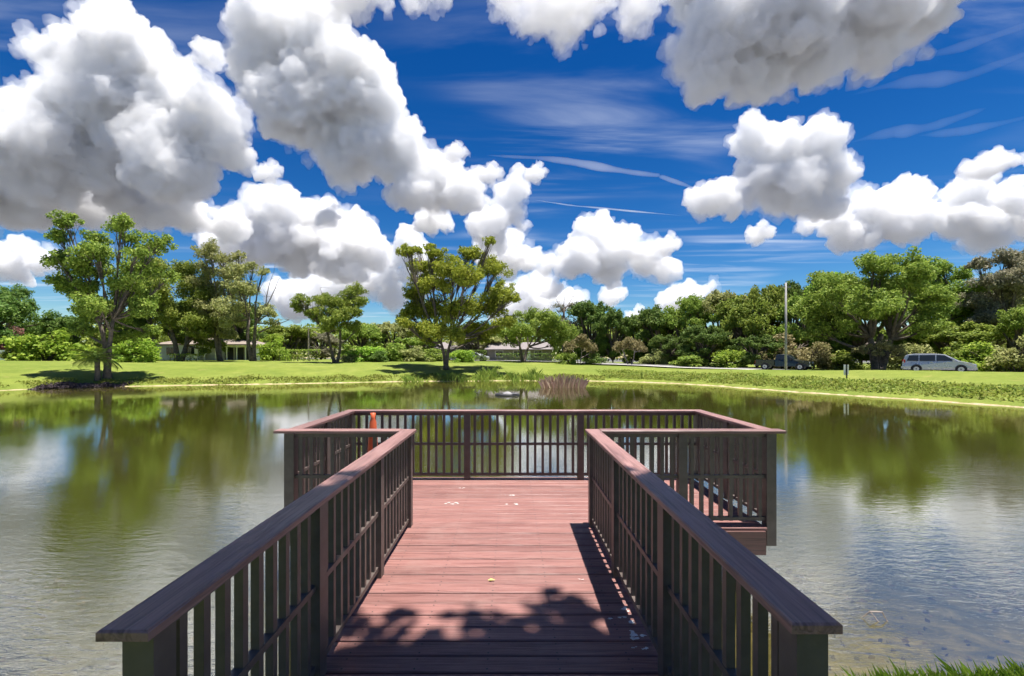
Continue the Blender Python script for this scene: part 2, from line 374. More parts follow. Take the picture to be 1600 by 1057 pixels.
# frame under the boards
for (a, b) in (((PX0+.02, PY0+.01, -.27), (PX1-.03, PY0+.05, -.031)), ((PX0+.02, PY1-.06, -.27), (PX1-.03, PY1-.02, -.031))):
    MB().box(a, b).build('fascia_board', M['fascia'], pier)
for x in (PX0+.02, PX1-.07): MB().box((x, PY0+.055, -.268), (x+.04, PY1-.065, -.032)).build('fascia_board', M['fascia'], pier)
for x in (XL+.03, XR-.07): MB().box((x, .25, -.26), (x+.04, PY0+.005, -.033)).build('joist', M['fascia'], pier)
for x, y in ((-2.08, 5.0), (2.46, 5.0), (-2.08, 6.5), (2.46, 6.5), (-.9, 5.0), (.75, 5.0), (.2, 6.5), (-.95, 3.2), (.75, 3.2)):
    MB().tube([(x, y, -2.6), (x, y, -.034)], .1, 10).build('pile', M['pile'], pier)
POST = MB().box((-.045, -.045, 0), (.045, .045, .965)).mesh('post')
POSTL = MB().box((-.05, -.05, -.2), (.05, .05, .966)).mesh('long_post')
BAL = MB().box((-.018, -.018, .05), (.018, .018, .945)).mesh('baluster')
def railing(p0, p1, posts, nb, capw=.145, ext=(0, 0), long_ends=(), capdz=0.0):
    """one straight length of railing: rails (the part), posts, balusters and cap boards under it"""
    p0 = Vector((*p0, 0)); p1 = Vector((*p1, 0)); d = p1-p0; Ln = d.length; u = d.normalized(); ang = math.atan2(u.y, u.x)
    rb = MB()
    rb.box((0, -.02, .925), (Ln, .02, .968)).box((0, -.0225, .495), (Ln, .0225, .528)).box((0, -.0225, .055), (Ln, .0225, .09))
    rr = rb.build('railing', M['rail'], pier, tuple(p0), ang)
    for k, t in enumerate(posts):
        o = ob('post', POSTL if k in long_ends else POST, M['rail'], rr, (t, 0, 0))
    for a, b, n in nb:
        for k in range(1, n+1): ob('baluster', BAL, M['rail'], rr, (a+(b-a)*k/(n+1), 0, 0))
    cb = MB().cbox((-ext[0], -capw/2, .970+capdz), (Ln+ext[1], capw/2, 1.0+capdz), .006)
    ob('handrail_cap', cb.mesh('handrail_cap'), M['capx'], rr)
    return rr
WY0, WY1 = 1.34, 4.83
def seg(posts, n): return [(posts[i], posts[i+1], n) for i in range(len(posts)-1)]
wp = [0.03, 1.19, 2.37, 3.47]
railing((-1.07, WY0), (-1.07, WY1), wp, seg(wp, 9), ext=(.07, .07))
railing((.87, WY0), (.87, WY1), wp, seg(wp, 9), ext=(.035, .07))
LX, RX, FYY = -2.30, 2.72, 6.68
railing((LX, 4.84), (-1.145, 4.84), [0.0, 1.10], [(0.0, 1.10, 9)], ext=(.15, 0), long_ends=(0,), capdz=.002)
railing((.945, 4.84), (RX, 4.84), [.02, .86, 1.775], [(.02, .86, 7), (.86, 1.775, 8)], ext=(0, .14), long_ends=(2,), capdz=.002)
railing((LX, 4.915), (LX, 6.61), [.82, 1.695], [(0, .82, 7), (.82, 1.695, 7)], ext=(0, 0))
railing((RX, 4.915), (RX, 6.61), [.82, 1.695], [(0, .82, 7), (.82, 1.695, 7)], ext=(0, 0))
fp = [0.0, (-.62-LX), (1.02-LX), RX-LX]
railing((LX, FYY), (RX, FYY), fp, seg(fp, 14), ext=(.07, .07), capdz=.001)

# ---------------------------------------------------------------- foliage and trees
rng = np.random.default_rng(7); COV = 3.0
def leaf_quads(C, S, OUT, up=.45, rg=rng, asp=.78):
    n = len(C); nrm = rg.normal(size=(n, 3))*.75+OUT*.55; nrm[:, 2] += up; nrm /= np.linalg.norm(nrm, axis=1)[:, None]+1e-9
    a = rg.normal(size=(n, 3)); a -= (a*nrm).sum(1)[:, None]*nrm; a /= np.linalg.norm(a, axis=1)[:, None]+1e-9
    b = np.cross(nrm, a); S = S[:, None]
    droop = np.array([0, 0, -.18])
    V = np.empty((n, 4, 3)); V[:, 0] = C-a*S*.5; V[:, 1] = C+b*S*asp*.5-nrm*S*.07; V[:, 2] = C+a*S*.5+droop*S; V[:, 3] = C-b*S*asp*.5-nrm*S*.07
    return V.reshape(-1, 3), np.arange(4*n).reshape(n, 4)
def clump_leaves(subs, leaf, cov, rg, flat=.8):
    Cs, Os, Ss = [], [], []
    for c, r in subs:
        n = max(6, int(COV*cov*(r/leaf)**2)); d = rg.normal(size=(n, 3)); d /= np.linalg.norm(d, axis=1)[:, None]
        q = rg.random(n)**.45; pos = d*(q*r)[:, None]*np.array([1, 1, flat])
        Cs.append(pos+c); Os.append(d); Ss.append(leaf*rg.uniform(.6, 1.35, n))
    return np.concatenate(Cs), np.concatenate(Ss), np.concatenate(Os)
def curve(p0, p1, bow, rg, n=5):
    p0 = np.array(p0, float); p1 = np.array(p1, float); L_ = np.linalg.norm(p1-p0); mid = (p0+p1)/2+np.array([0, 0, bow*L_])+rg.normal(size=3)*L_*.07
    return [(1-t)**2*p0+2*t*(1-t)*mid+t*t*p1 for t in np.linspace(0, 1, n)]
def tree_meshes(seed, fork, tr, lobes, leaf=.3, cov=5.0, nsub=11, lean=(0, 0), twigs=True, stems=None, flat=.8, subr=(.32, .58), bow=-.08, bare=()):
    """trunk and limbs mesh, crown mesh. lobes: list of (centre, radius) in tree space; stems: top points of the main stems"""
    rg = np.random.default_rng(seed); mb = MB(); subs = []
    stems = stems or [(lean[0], lean[1], fork)]
    tops = []
    for st in stems:
        st = np.array(st, float); k = 1.0 if len(stems) == 1 else .72
        p0 = np.array([st[0]*.12, st[1]*.12, -.25])
        pts = curve(p0, st, .0, rg, 6); rad = [tr*k*1.45]+[tr*k*(1.0-.09*i) for i in range(1, 6)]
        mb.tube([tuple(p_) for p_ in pts], rad, 9); tops.append((pts, rad))
    Rm = max(r for _, r in lobes)
    for c, r in lobes:
        c = np.array(c, float)
        pts, rad = min(tops, key=lambda q: np.linalg.norm((q[0][-1]-c)[:2]))
        j = 5 if c[2] > pts[-1][2]+1.0 else int(rg.integers(3, 6))
        lp = curve(pts[j], c, bow, rg, 6); r0 = min(rad[j]*.7, tr*.18+.28*tr*(r/Rm))
        mb.tube([tuple(q) for q in lp], [r0*(1-.8*i/5)+.012 for i in range(6)], 6, False)
        for q in range(nsub):
            d = rg.normal(size=3); d /= np.linalg.norm(d); d[2] = d[2]*.75+.12
            pos = c+d*r*rg.uniform(.25, 1.12)*np.array([1, 1, flat]); rs = r*rg.uniform(*subr)
            subs.append((pos, rs))
            if twigs: mb.tube([tuple(x) for x in curve(lp[int(rg.integers(3, 6))], pos, .05, rg, 3)], [.035+.01*r, .025, .01], 4, False)
    for b0, b1, br in bare:
        q = curve(b0, b1, .04, rg, 5); mb.tube([tuple(x) for x in q], [br*(1-.18*i) for i in range(5)], 5, False)
        for _ in range(5):
            k = int(rg.integers(1, 5)); e = q[k]+rg.normal(size=3)*.5*np.linalg.norm(np.array(b1)-np.array(b0))*.35; e[2] = max(e[2], q[k][2])
            mb.tube([tuple(x) for x in curve(q[k], e, .05, rg, 3)], [br*.4, br*.25, .01], 4, False)
    C, S, O = clump_leaves(subs, leaf, cov, rg, .8)
    V, Fs = leaf_quads(C, S, O, rg=rg)
    return mb.mesh('trunk', True), np_mesh('crown', V, Fs)
def mat_obj(o, mat):
    """material on the object, so that copies sharing a mesh may differ"""
    if len(o.data.materials) == 0: o.data.materials.append(None)
    o.material_slots[0].link = 'OBJECT'; o.material_slots[0].material = mat
def hero(name, label, px, py, Y, tr, lobes, leafm, fork_py, stems=None, seed=1, leaf=.3, cov=5, bark='bark', cat='tree', nsub=11, bare=(), depth=.5, subr=(.24, .56), group=None, bow=-.08, twigs=True, fill=1.2):
    """lobes, stems and bare limbs given where they show in the photograph, turned into metres at the tree's distance"""
    rg = np.random.default_rng(seed+100); b = at(px, py, Y); b.z = hz(b.x, b.y); k = Y/F
    loc = lambda x, y, dy=0.0: np.array([(x-HX)*k-b.x, dy, CZ+(HY-y)*k-b.z])
    xs = [l[0] for l in lobes]; half = (max(xs)-min(xs))/2*k+1
    L3 = []
    for (x, y, r) in lobes:
        e = math.sqrt(max(0.1, 1-((x-(max(xs)+min(xs))/2)*k/half)**2))
        L3.append((loc(x, y, rg.uniform(-1, 1)*half*depth*e), r*k*fill))
    st = None if stems is None else [loc(x, y, rg.uniform(-.6, .6)) for x, y in stems]
    br = [(loc(*a), loc(*c), w) for a, c, w in bare]
    fz = CZ+(HY-fork_py)*k-b.z
    tm, lm = tree_meshes(seed, fz, tr, L3, leaf*.72, cov*.9, int(nsub*1.8), stems=st, bare=br, subr=subr, bow=bow, twigs=twigs)
    e = tag(empty(name, b), label, cat, group)
    mat_obj(ob('trunk', tm, None, e), M[bark]); mat_obj(ob('crown', lm, None, e), L[leafm])
    return e
# --- trees one can tell apart
hero('oak_tree', 'tall open-crowned oak leaning over the left bank beside the palm', 168, 597, 40.5, .34,
     [(130,355,17),(118,375,14),(148,375,14),(140,395,20),(182,365,16),(215,358,16),(235,375,16),(200,385,18),(170,400,20),(120,415,18),(150,425,22),(205,415,22),(235,400,13),
      (105,445,18),(135,455,22),(175,450,24),(215,445,20),(90,445,12),(150,490,22),(190,485,24),(115,485,20),(225,480,20),(170,520,18),(130,515,16),(245,430,14),(200,515,14)],
     'mid', 505, [(160, 505), (184, 500)], 11, .26, 5.0, nsub=10, subr=(.26, .54), bare=[((160,505),(146,440),.10),((184,500),(205,420),.09)])
hero('oak_tree', 'oak with thick dark trunk in front of the white house', 279, 561, 66, .55,
     [(255,425,18),(280,415,20),(300,435,20),(240,450,20),(270,455,24),(310,465,22),(235,485,22),(275,490,26),(315,500,22),(250,515,18),(325,520,14),(290,525,14),(305,535,12),(330,538,10),(262,532,10),(318,548,8)], 'mid', 525, [(272,520),(290,518)], 12, .34, 5)
hero('oak_tree', 'slim oak between the palm tree and the white house', 241, 559, 70, .35,
     [(215,440,18),(245,430,22),(225,470,22),(250,480,20),(215,500,20),(262,505,14)], 'dark', 520, None, 13, .34, 5)
hero('oak_tree', 'tall thin-limbed oak rising over the porch of the white house', 345, 560, 66, .4,
     [(315,395,13),(335,392,15),(350,405,15),(370,400,10),(325,420,16),(352,430,18),(375,425,12),(320,450,18),(350,460,20),(375,455,14),(330,485,18),(360,490,18),(345,515,16),(325,525,12),(362,525,12),(335,540,8)], 'olive', 500, [(338,490),(352,480)], 14, .32, 4, nsub=8)
hero('oak_tree', 'oak with bare forked branches right of the white house', 396, 561, 62, .42,
     [(365,425,14),(392,420,12),(410,425,9),(370,450,18),(395,455,16),(375,480,20),(405,485,14),(362,505,16),(425,490,10),(430,505,9)], 'olive', 520, [(392,500),(402,505)], 15, .32, 4, nsub=8,
     bare=[((400,505),(436,435),.10),((415,480),(428,425),.07),((404,520),(452,500),.12)])
hero('small_oak_tree', 'small round oak standing alone on the left lawn', 525, 566, 60, .3,
     [(478,472,13),(495,468,14),(540,460,14),(550,452,13),(520,475,17),(548,475,16),(470,482,10),(505,492,16),(535,495,18),(556,490,11),(490,490,11),(525,508,16),(548,512,12),(512,515,9)], 'mid', 530, [(514,520),(532,515)], 16, .3, 5, nsub=9, bare=[((515,500),(500,450),.05)])
hero('sycamore_tree', 'full yellow-green tree with twin trunk on the far bank mid-photo', 697, 576, 54, .36,
     [(633,390,10),(643,400,13),(655,415,16),(680,400,14),(690,415,18),(735,405,17),(760,405,17),(775,425,17),(715,430,20),(660,440,22),(640,455,18),(690,450,24),(735,445,24),(780,450,20),(650,480,24),(632,492,14),
      (690,485,26),(730,485,26),(770,480,24),(795,470,12),(655,515,20),(690,520,22),(730,520,22),(765,515,20),(790,505,14),(668,528,12),(722,530,12),(752,528,12),(642,508,12),(648,385,8),(676,388,9),(768,392,9),(742,392,9)],
     'yellow', 535, [(690, 535), (706, 532)], 17, .30, 5.0, nsub=15, depth=.75, subr=(.20, .46), fill=1.16)
hero('oak_tree', 'spreading oak with forked dark trunk by the low house roof', 818, 564, 72, .42,
     [(800,505,16),(825,492,16),(850,500,18),(870,515,16),(885,520,14),(815,520,18),(845,525,18),(800,530,14),(870,535,12),(785,520,10)], 'mid', 545, [(812,540),(826,542)], 18, .36, 5, nsub=9)
hero('dying_tree', 'tall half-bare tree with a sparse top above the oak', 882, 545, 84, .3,
     [(876,480,9),(892,476,7),(868,500,10),(885,505,10),(897,505,8)], 'grey', 480, [(881,482)], 19, .36, 3, nsub=6, bare=[((881,490),(868,466),.08),((881,486),(896,464),.08),((881,500),(903,482),.07),((881,500),(862,478),.06),((881,482),(884,462),.06)])
hero('crape_myrtle', 'small pale-trunked tree before the dark hedge trees left of its twin', 905, 565, 66, .13,
     [(892,540,11),(905,534,12),(918,540,11),(927,547,8),(887,548,7)], 'tan', 552, [(900,550),(909,551)], 20, .28, 5, bark='barkpale', nsub=7)
hero('crape_myrtle', 'small pale-trunked vase-shaped tree by the road left of the pickup', 984, 568, 64, .14,
     [(972,540,11),(985,535,13),(998,541,11),(964,545,8),(1004,546,7)], 'tan', 553, [(976,550),(991,550)], 21, .28, 5, bark='barkpale', nsub=7)
hero('oak_tree', 'great spreading oak with flared trunk left of the silver minivan', 1372, 575, 50, .62,
     [(1310,432,18),(1335,422,20),(1365,418,20),(1395,418,18),(1408,412,12),(1300,455,22),(1335,450,26),(1370,448,28),(1405,445,24),(1290,485,22),(1320,482,28),(1360,480,26),(1400,478,26),(1430,465,18),
      (1295,515,20),(1325,510,16),(1425,495,18),(1440,515,15),(1410,515,14),(1285,465,14)], 'mid', 532, [(1362,528),(1378,522),(1390,530)], 22, .30, 5.0, nsub=13, depth=.7, fill=1.2)
hero('sapling_tree', 'young leafy growth hiding the foot of the great oak', 1376, 572, 48.5, .07,
     [(1352,545,10),(1370,540,11),(1388,545,10),(1400,553,8),(1362,552,8)], 'tan', 560, [(1376,556)], 23, .24, 5, nsub=7)
hero('pine_tree', 'dark feathery tree rising behind the silver minivan', 1480, 572, 60, .4,
     [(1445,425,16),(1470,415,16),(1495,415,16),(1515,430,14),(1440,450,20),(1475,445,22),(1505,455,20),(1450,480,22),(1490,485,24),(1525,485,16),(1460,515,20),(1500,515,20)], 'mid', 500, None, 24, .34, 5)
hero('oak_tree', 'grey-leaved moss-hung tree at the right edge', 1578, 572, 56, .45,
     [(1545,412,16),(1570,405,18),(1595,410,20),(1535,440,16),(1565,440,24),(1600,445,26),(1540,470,20),(1575,475,26),(1530,500,18),(1560,510,20),(1600,505,26)], 'grey', 500, None, 25, .32, 5)
hero('oak_tree', 'sparse oak at the left edge beyond the pink-leaved bush', 12, 556, 72, .35,
     [(0,460,16),(15,455,13),(35,465,13),(5,490,18),(35,490,16),(60,480,13),(70,500,16),(20,515,16)], 'dark', 510, None, 26, .36, 4.5, nsub=8)
# --- background trees from shared crowns
def generic(seed, dens=4.5, leaf=.036, tall=False, nl=15):
    rg = np.random.default_rng(seed); lobes = []
    for i in range(nl):
        d = rg.normal(size=3); d /= np.linalg.norm(d); d[2] = abs(d[2])*1.0-.25*(rg.random() < .35)
        lobes.append((np.array([d[0]*.34, d[1]*.34, .60+d[2]*.27]), rg.uniform(.12, .19)))
    for i in range(12): lobes.append((np.array([rg.uniform(-.36, .36), rg.uniform(-.36, .36), rg.uniform(.1, .45)]), rg.uniform(.11, .17)))
    return tree_meshes(seed, .3, .022, lobes, leaf*.85, dens, 12, twigs=False)
GEN = [generic(200+i) for i in range(6)]
def back_tree(px, top, Y, w, leafm, label, base=565, v=0, name='leafy_tree', group=None):
    b = at(px, base, Y); b.z = hz(b.x, b.y); H = (CZ+(HY-top)/F*Y-b.z)/1.0; W = w/F*Y/.95
    tm, lm = GEN[v % 6]
    e = tag(empty(name, b, v*1.37+px*.01), label, 'tree', group); e.scale = (W, W, H)
    mat_obj(ob('trunk', tm, None, e), M['bark']); mat_obj(ob('crown', lm, None, e), L[leafm])
    return e
BT = [
 (925,466,84,85,'dark','dark evergreen behind the left pale-trunked little tree'),
 (958,478,80,60,'dark','dark evergreen between the two pale-trunked little trees'),
 (895,510,92,60,'dark','low dark tree behind the half-bare tree'),
 (1005,488,82,75,'mid','low leafy tree right of the two pale-trunked little trees'),
 (1035,468,76,95,'dark','dark round tree standing at the left end of the roadside wood'),
 (1078,462,72,90,'mid','leafy tree second from the left in the roadside wood'),
 (1125,448,72,95,'olive','tall rounded tree in the middle of the roadside wood'),
 (1165,455,66,95,'mid','leafy tree left of the pickup in the roadside wood'),
 (1195,436,70,85,'mid','tall tree directly above the pickup truck bed'),
 (1235,432,72,70,'dark','tallest dark tree behind the concrete pole'),
 (1262,440,64,100,'mid','broad tree right of the concrete pole'),
 (1300,428,66,95,'bright','bright green tree between the pole and the great oak'),
 (1100,505,64,70,'dark','low dark tree at the front of the roadside wood'),
 (1045,520,68,60,'dark','lowest dark tree at the wood edge above the road'),
 (1430,418,66,110,'mid','leafy tree behind the great oak and left of the feathery tree'),
 (1540,430,64,110,'olive','olive tree between the feathery tree and the grey-leaved tree'),
 (1345,455,60,130,'dark','dark tree filling in behind the great oak trunk'),
 (1600,480,50,80,'mid','green tree low at the right edge below the grey-leaved tree'),
 (1490,500,56,120,'mid','dense low tree directly behind the minivan roof'),
 (1180,520,60,70,'dark','dark understory tree behind the pickup tailgate'),
 (60,500,80,80,'mid','leafy tree behind the big round bush on the left'),
 (110,490,74,80,'dark','dark tree behind the leaning oak on the left'),
 (185,500,80,70,'mid','leafy tree behind the palm and the leaning oak'),
 (450,508,95,90,'mid','far tree behind the street lamp on the left'),
 (420,520,88,50,'bright','low bright tree left of the street lamp'),
 (500,515,100,60,'grey','greyish far tree left of the small round oak'),
 (565,502,95,70,'mid','far tree right of the small round oak'),
 (610,500,100,80,'olive','olive far tree between the small round oak and the twin-trunked tree'),
 (655,520,95,70,'mid','far tree behind the twin-trunked tree on its left'),
 (745,520,95,90,'olive','far tree behind the twin-trunked tree above the parked car'),
 (310,505,84,80,'mid','far tree behind the white house roof'),
 (212,448,74,85,'mid','leafy tree between the leaning oak and the slim oak'),
 (308,462,80,75,'mid','tree filling the gap right of the thick-trunked oak'),
 (376,470,78,65,'dark','dark tree behind the forked bare-branched oak'),
 (-40,440,62,120,'dark','tree cut by the left edge of the picture'),
]
for i, (px, top, Y, w, lmn, lab) in enumerate(BT): back_tree(px, top, Y, w, lmn, lab, v=i, group='background trees')
# --- shrubs
def bush_mesh(seed, leaf=.06, cov=5):
    rg = np.random.default_rng(seed); subs = []
    for i in range(34):
        d = rg.normal(size=3); d /= np.linalg.norm(d); d[2] = abs(d[2])
        subs.append((np.array([d[0]*.44, d[1]*.44, .06+d[2]*.70])*rg.uniform(.45, 1.12), rg.uniform(.08, .24)))
    C, S, O = clump_leaves(subs, leaf, cov, rg); C[:, 2] = np.maximum(C[:, 2], 0.0)
    V, Fs = leaf_quads(C, S, O, rg=rg)
    st = MB()
    for i in range(5): st.tube([(0, 0, -.1), (rg.uniform(-.2, .2), rg.uniform(-.2, .2), .3), (rg.uniform(-.35, .35), rg.uniform(-.35, .35), .6)], [.02, .015, .008], 5, False)
    return np_mesh('foliage', V, Fs), st.mesh('stem')
BM = [bush_mesh(300+i) for i in range(4)]
def bush(px, top, Y, w, leafm, label, v=0, name='shrub', dw=None, cat='shrub', group='shrubs on the far side'):
    b = at(px, 560, Y); b.z = hz(b.x, b.y); H = max(.5, CZ+(HY-top)/F*Y-b.z)/.85; W = w/F*Y
    e = tag(empty(name, b, 0 if dw else v*1.1), label, cat, group); e.scale = (W, dw or W, H)
    f, s = BM[v % 4]; mat_obj(ob('foliage', f, None, e), L[leafm]); mat_obj(ob('stem', s, None, e), M['bark'])
    return e
BU = [
 (70,508,58,95,'bright','big round bright green bush on the left lawn',0), (216,526,54,62,'bright','rounded bush right of the leaning oak',1),
 (12,512,62,55,'pink','pink-leaved bush at the left edge',2), (15,545,56,30,'mid','low bush in front of the pink-leaved bush',3),
 (425,525,72,45,'bright','bright bush right of the forked bare-branched oak',0), (575,540,64,55,'bright','bright shrub just right of the small round oak trunk',1),
 (552,546,63,36,'olive','olive shrub behind the small round oak trunk',2), (610,536,66,55,'mid','shrub midway between the small oak and the twin-trunked tree',3),
 (645,538,66,50,'olive','olive shrub left of the twin-trunked tree',0), (675,545,68,50,'mid','shrub directly behind the twin trunk',2),
 (722,546,66,40,'bright','shrub right of the twin trunk',1), (590,548,62,36,'dark','low dark shrub among the bright shrubs',3),
 (885,550,66,34,'mid','low shrub left of the left pale-trunked little tree',1), (930,552,66,36,'dark','dark low shrub right of the left pale-trunked little tree',2),
 (1020,545,68,45,'olive','pale shrub right of the vase-shaped little tree',3), (1080,548,62,60,'mid','roadside shrub left of the pickup truck',0),
 (1140,545,60,55,'bright','bright roadside shrub nearer the pickup truck',1), (1232,522,58,70,'tan','greyish tan bush behind the pickup cab',2), (1270,535,56,55,'tan','tan bush in front of the pickup nose',3),
 (1315,545,55,60,'mid','roadside bush between the pickup and the great oak',0), (1420,535,53,60,'olive','roadside bush right of the great oak trunk',1),
 (1545,535,47,80,'bright','bright ivy bush right of the minivan nose',2), (1590,525,44,70,'olive','ivy bush at the right edge',3), (1500,530,50,70,'mid','bush behind the minivan bonnet',0),
]
for px, top, Y, w, lmn, lab, v in BU: bush(px, top, Y, w, lmn, lab, v)
def hedge(px0, px1, top, Y, leafm, label, seed):
    a = at(px0, 560, Y); c = at(px1, 560, Y); zb = hz((a.x+c.x)/2, Y); H = CZ+(HY-top)/F*Y-zb; rg = np.random.default_rng(seed)
    W = c.x-a.x; n = int(W*H*90); C = rg.uniform((-W/2, -.5, 0), (W/2, .5, H), (n, 3)); edge = rg.random(n) < .5
    C[edge, 2] = H+rg.normal(size=edge.sum())*.06; O = np.tile([0, -.5, .3], (n, 1)); V, Fs = leaf_quads(C, rg.uniform(.12, .26, n), O, rg=rg)
    e = tag(empty('hedge', ((a.x+c.x)/2, Y, zb)), label, 'hedge'); mat_obj(ob('foliage', np_mesh('foliage', V, Fs), None, e), L[leafm])
    sm = MB().tube([(0, 0, -.1), (.1, 0, H*.8)], [.05, .02], 5, False).mesh('stem')
    for x in np.arange(-W/2+.4, W/2, .9): mat_obj(ob('stem', sm, None, e, (x, 0, 0)), M['bark'])
hedge(432, 500, 547, 68, 'mid', 'clipped green hedge right of the bare-branched oak', 1)
hedge(640, 760, 548, 72, 'dark', 'dark clipped hedge behind the twin-trunked tree', 2)
hedge(775, 868, 553, 80, 'dark', 'long dark hedge below the low house roof', 3)
hedge(262, 318, 554, 64, 'mid', 'low clipped hedge at the foot of the white house', 4)
# palm
pb_ = at(152, 590, 39.6); pb_.z = hz(pb_.x, pb_.y)
palm = tag(empty('cabbage_palm', pb_), 'short shaggy palm at the foot of the leaning oak', 'palm tree')
mat_obj(MB().tube([(0, 0, -.3), (.03, 0, .6), (0, 0, 1.3), (.02, 0, 1.9)], [.26, .2, .19, .2], 9).build('trunk', None, palm, smooth=True), M['bark'])
def frond_mesh():
    mb = MB(); pts = [Vector((t*1.7, 0, .75*t*1.7*(1-.62*t*1.5))) for t in np.linspace(0, 1, 8)]
    mb.tube(pts, [.025]*7+[.008], 4, False)
    for i in range(2, 8):
        for s in (-1, 1):
            for j in range(3):
                q = pts[i]-(pts[i]-pts[i-1])*(j/3.); ln = .75*(1-.35*abs(i-5)/4); tip = q+Vector((.42*ln, s*ln*.75, -.22*ln-.1))
                w_ = Vector((.035, 0, 0)); mb.poly([q-w_, q+w_, tip])
    return mb.mesh('frond')
fm = frond_mesh(); r_ = random.Random(3)
for i in range(22):
    o = ob('frond', fm, None, palm, (0, 0, 1.85)); o.rotation_euler = (r_.uniform(-.3, .3), r_.uniform(-.7, .55), i*2.4); s_ = r_.uniform(.75, 1.1); o.scale = (s_, s_, s_); mat_obj(o, L['mid'])
# tree behind the photographer whose crown shades the near boards
rg = np.random.default_rng(77); sl = []
for i in range(13):
    x, y = rg.uniform(0, 9), rg.uniform(-7, 1.7); sl.append((np.array([x-5.0, y+5.0, rg.uniform(9.5, 12.5)]), rg.uniform(1.1, 1.7)))
sl += [(np.array([x-4.25, y+5.22, z+4.5]), r) for x, y, z, r in ((-2.3,1.3,7.2,1.0),(-1.2,1.6,7.0,1.0),(-.2,1.5,7.1,1.0),(.3,2.05,7.0,.8),(1.0,1.7,7.2,1.0),(1.25,2.35,7.0,.75),(1.6,2.5,7.1,.55),(1.9,1.5,7.2,1.0),(2.9,1.2,7.1,1.0),(.6,.6,7.4,1.3),(2.2,.5,7.4,1.3),(-1.2,.4,7.4,1.3),(3.6,.2,7.4,1.2))]
tm, lm = tree_meshes(77, 4.0, .35, sl, .20, 3.4, 14, stems=[(-.6, .6, 5.2), (.8, -.5, 5.4)])
e = tag(empty('shade_tree', (5.0, -5.0, hz(5, -5))), 'broad shade tree on the near bank behind the pier entrance', 'tree')
mat_obj(ob('trunk', tm, None, e), M['bark']); mat_obj(ob('crown', lm, None, e), L['mid'])

# ---------------------------------------------------------------- ground cover and grass
def scatter(name, label, cat, n, smin, smax, cond, leafm, size, hgt, seed, kind='stuff', bladelike=False, box=(-50, 45, 18, 62), clump=True):
    rg = np.random.default_rng(seed); X = rg.uniform(box[0], box[1], n); Y = rg.uniform(box[2], box[3], n); s = sdist(X, Y)
    k = (s > smin) & (s < smax) & cond(X, Y)
    if clump:
        nn = np.array([mnoise.noise((x*.55, y*.55, seed)) for x, y in zip(X, Y)]); k &= nn > rg.uniform(-.5, .25, n)
        hsc = np.clip(.55+nn*.9, .2, 1.4)
    else: hsc = np.ones(n)
    X, Y, hsc = X[k], Y[k], hsc[k]; Z = height(X, Y); n = len(X)
    if bladelike:
        a = rg.uniform(0, 6.28, n); w = size*rg.uniform(.6, 1.3, n); h_ = hgt*rg.uniform(.5, 1.25, n)*hsc; lean = rg.normal(size=(n, 2))*.35*h_[:, None]
        V = np.empty((n, 4, 3)); dx, dy = np.cos(a)*w/2, np.sin(a)*w/2
        V[:, 0] = np.stack([X-dx, Y-dy, Z-.03], 1); V[:, 1] = np.stack([X+dx, Y+dy, Z-.03], 1)
        V[:, 2] = np.stack([X+dx*.6+lean[:, 0]*.5, Y+dy*.6+lean[:, 1]*.5, Z+h_*.62], 1); V[:, 3] = np.stack([X+lean[:, 0]*1.2, Y+lean[:, 1]*1.2, Z+h_], 1)
        V = V.reshape(-1, 3); Fs = np.arange(4*n).reshape(n, 4)
    else:
        C = np.stack([X, Y, Z+rg.uniform(0, 1, n)*hgt*hsc], 1); V, Fs = leaf_quads(C, size*rg.uniform(.6, 1.4, n), np.tile([0, -.4, .6], (n, 1)), rg=rg)
    o = ob(name, np_mesh(name, V, Fs)); mat_obj(o, L[leafm]); return tag(o, label, cat, kind=kind)
scatter('bank_groundcover', 'leafy green ground cover along the right bank of the pond', 'ground cover', 130000, .9, 6.0, lambda X, Y: (X > 10) & (Y > 14) & (X+Y < 66), 'cover', .15, .36, 1, box=(10, 40, 14, 54))
scatter('bank_weeds', 'olive weeds mixed into the right bank ground cover', 'weeds', 70000, .8, 5.5, lambda X, Y: (X > 10) & (Y > 14) & (X+Y < 66), 'cover', .15, .40, 2, box=(10, 40, 14, 54))
scatter('shore_weeds', 'low weeds fringing the far left shoreline', 'weeds', 150000, .15, 2.2, lambda X, Y: (X < 10) & (Y > 30), 'cover', .16, .32, 3, box=(-44, 10, 30, 54))
scatter('shore_reeds', 'taller green reeds at the waterline below the twin-trunked tree', 'reeds', 9000, -.4, 1.3, lambda X, Y: (X > -11) & (X < 4) & (Y > 40), 'mid', .1, 1.0, 4, bladelike=True, box=(-11, 4, 42, 52))
scatter('near_grass', 'bright green grass at the water edge beside the pier', 'grass', 90000, -.03, 1.3, lambda X, Y: (X > 1.05) & (Y < 4.5) & (X < 7), 'grass', .008, .115, 5, bladelike=True, box=(1.05, 7, 1.2, 4.2), clump=False)

scatter('brush_debris', 'dark brush and mud heaped along the waterline by the leaning oak', 'brush', 60000, -.35, .8, lambda X, Y: (X > -37) & (X < -32.6), 'brush', .16, .30, 6, box=(-38, -30, 33, 43))
scatter('leaf_litter', 'tan leaf litter and weed lying in the shallows beside the pier', 'leaf litter', 5000, -4.0, .05, lambda X, Y: (np.abs(X) > 1.2) & (Y < 8), 'litter', .075, .04, 8, box=(-9, 9, 1.2, 7))
rg = np.random.default_rng(88); n = 64000; X = rg.uniform(-190, 190, n); Yw = rg.uniform(112, 126, n)
top = np.array([9.0+3.0*mnoise.noise((x*.045, 0, 3))+2.2*mnoise.noise((x*.17, 0, 9)) for x in X]); Z = 1.0+top*rg.random(n)**.6
V, Fs = leaf_quads(np.stack([X, Yw, Z], 1), rg.uniform(.5, 1.1, n), np.tile([0, -.6, .3], (n, 1)), rg=rg)
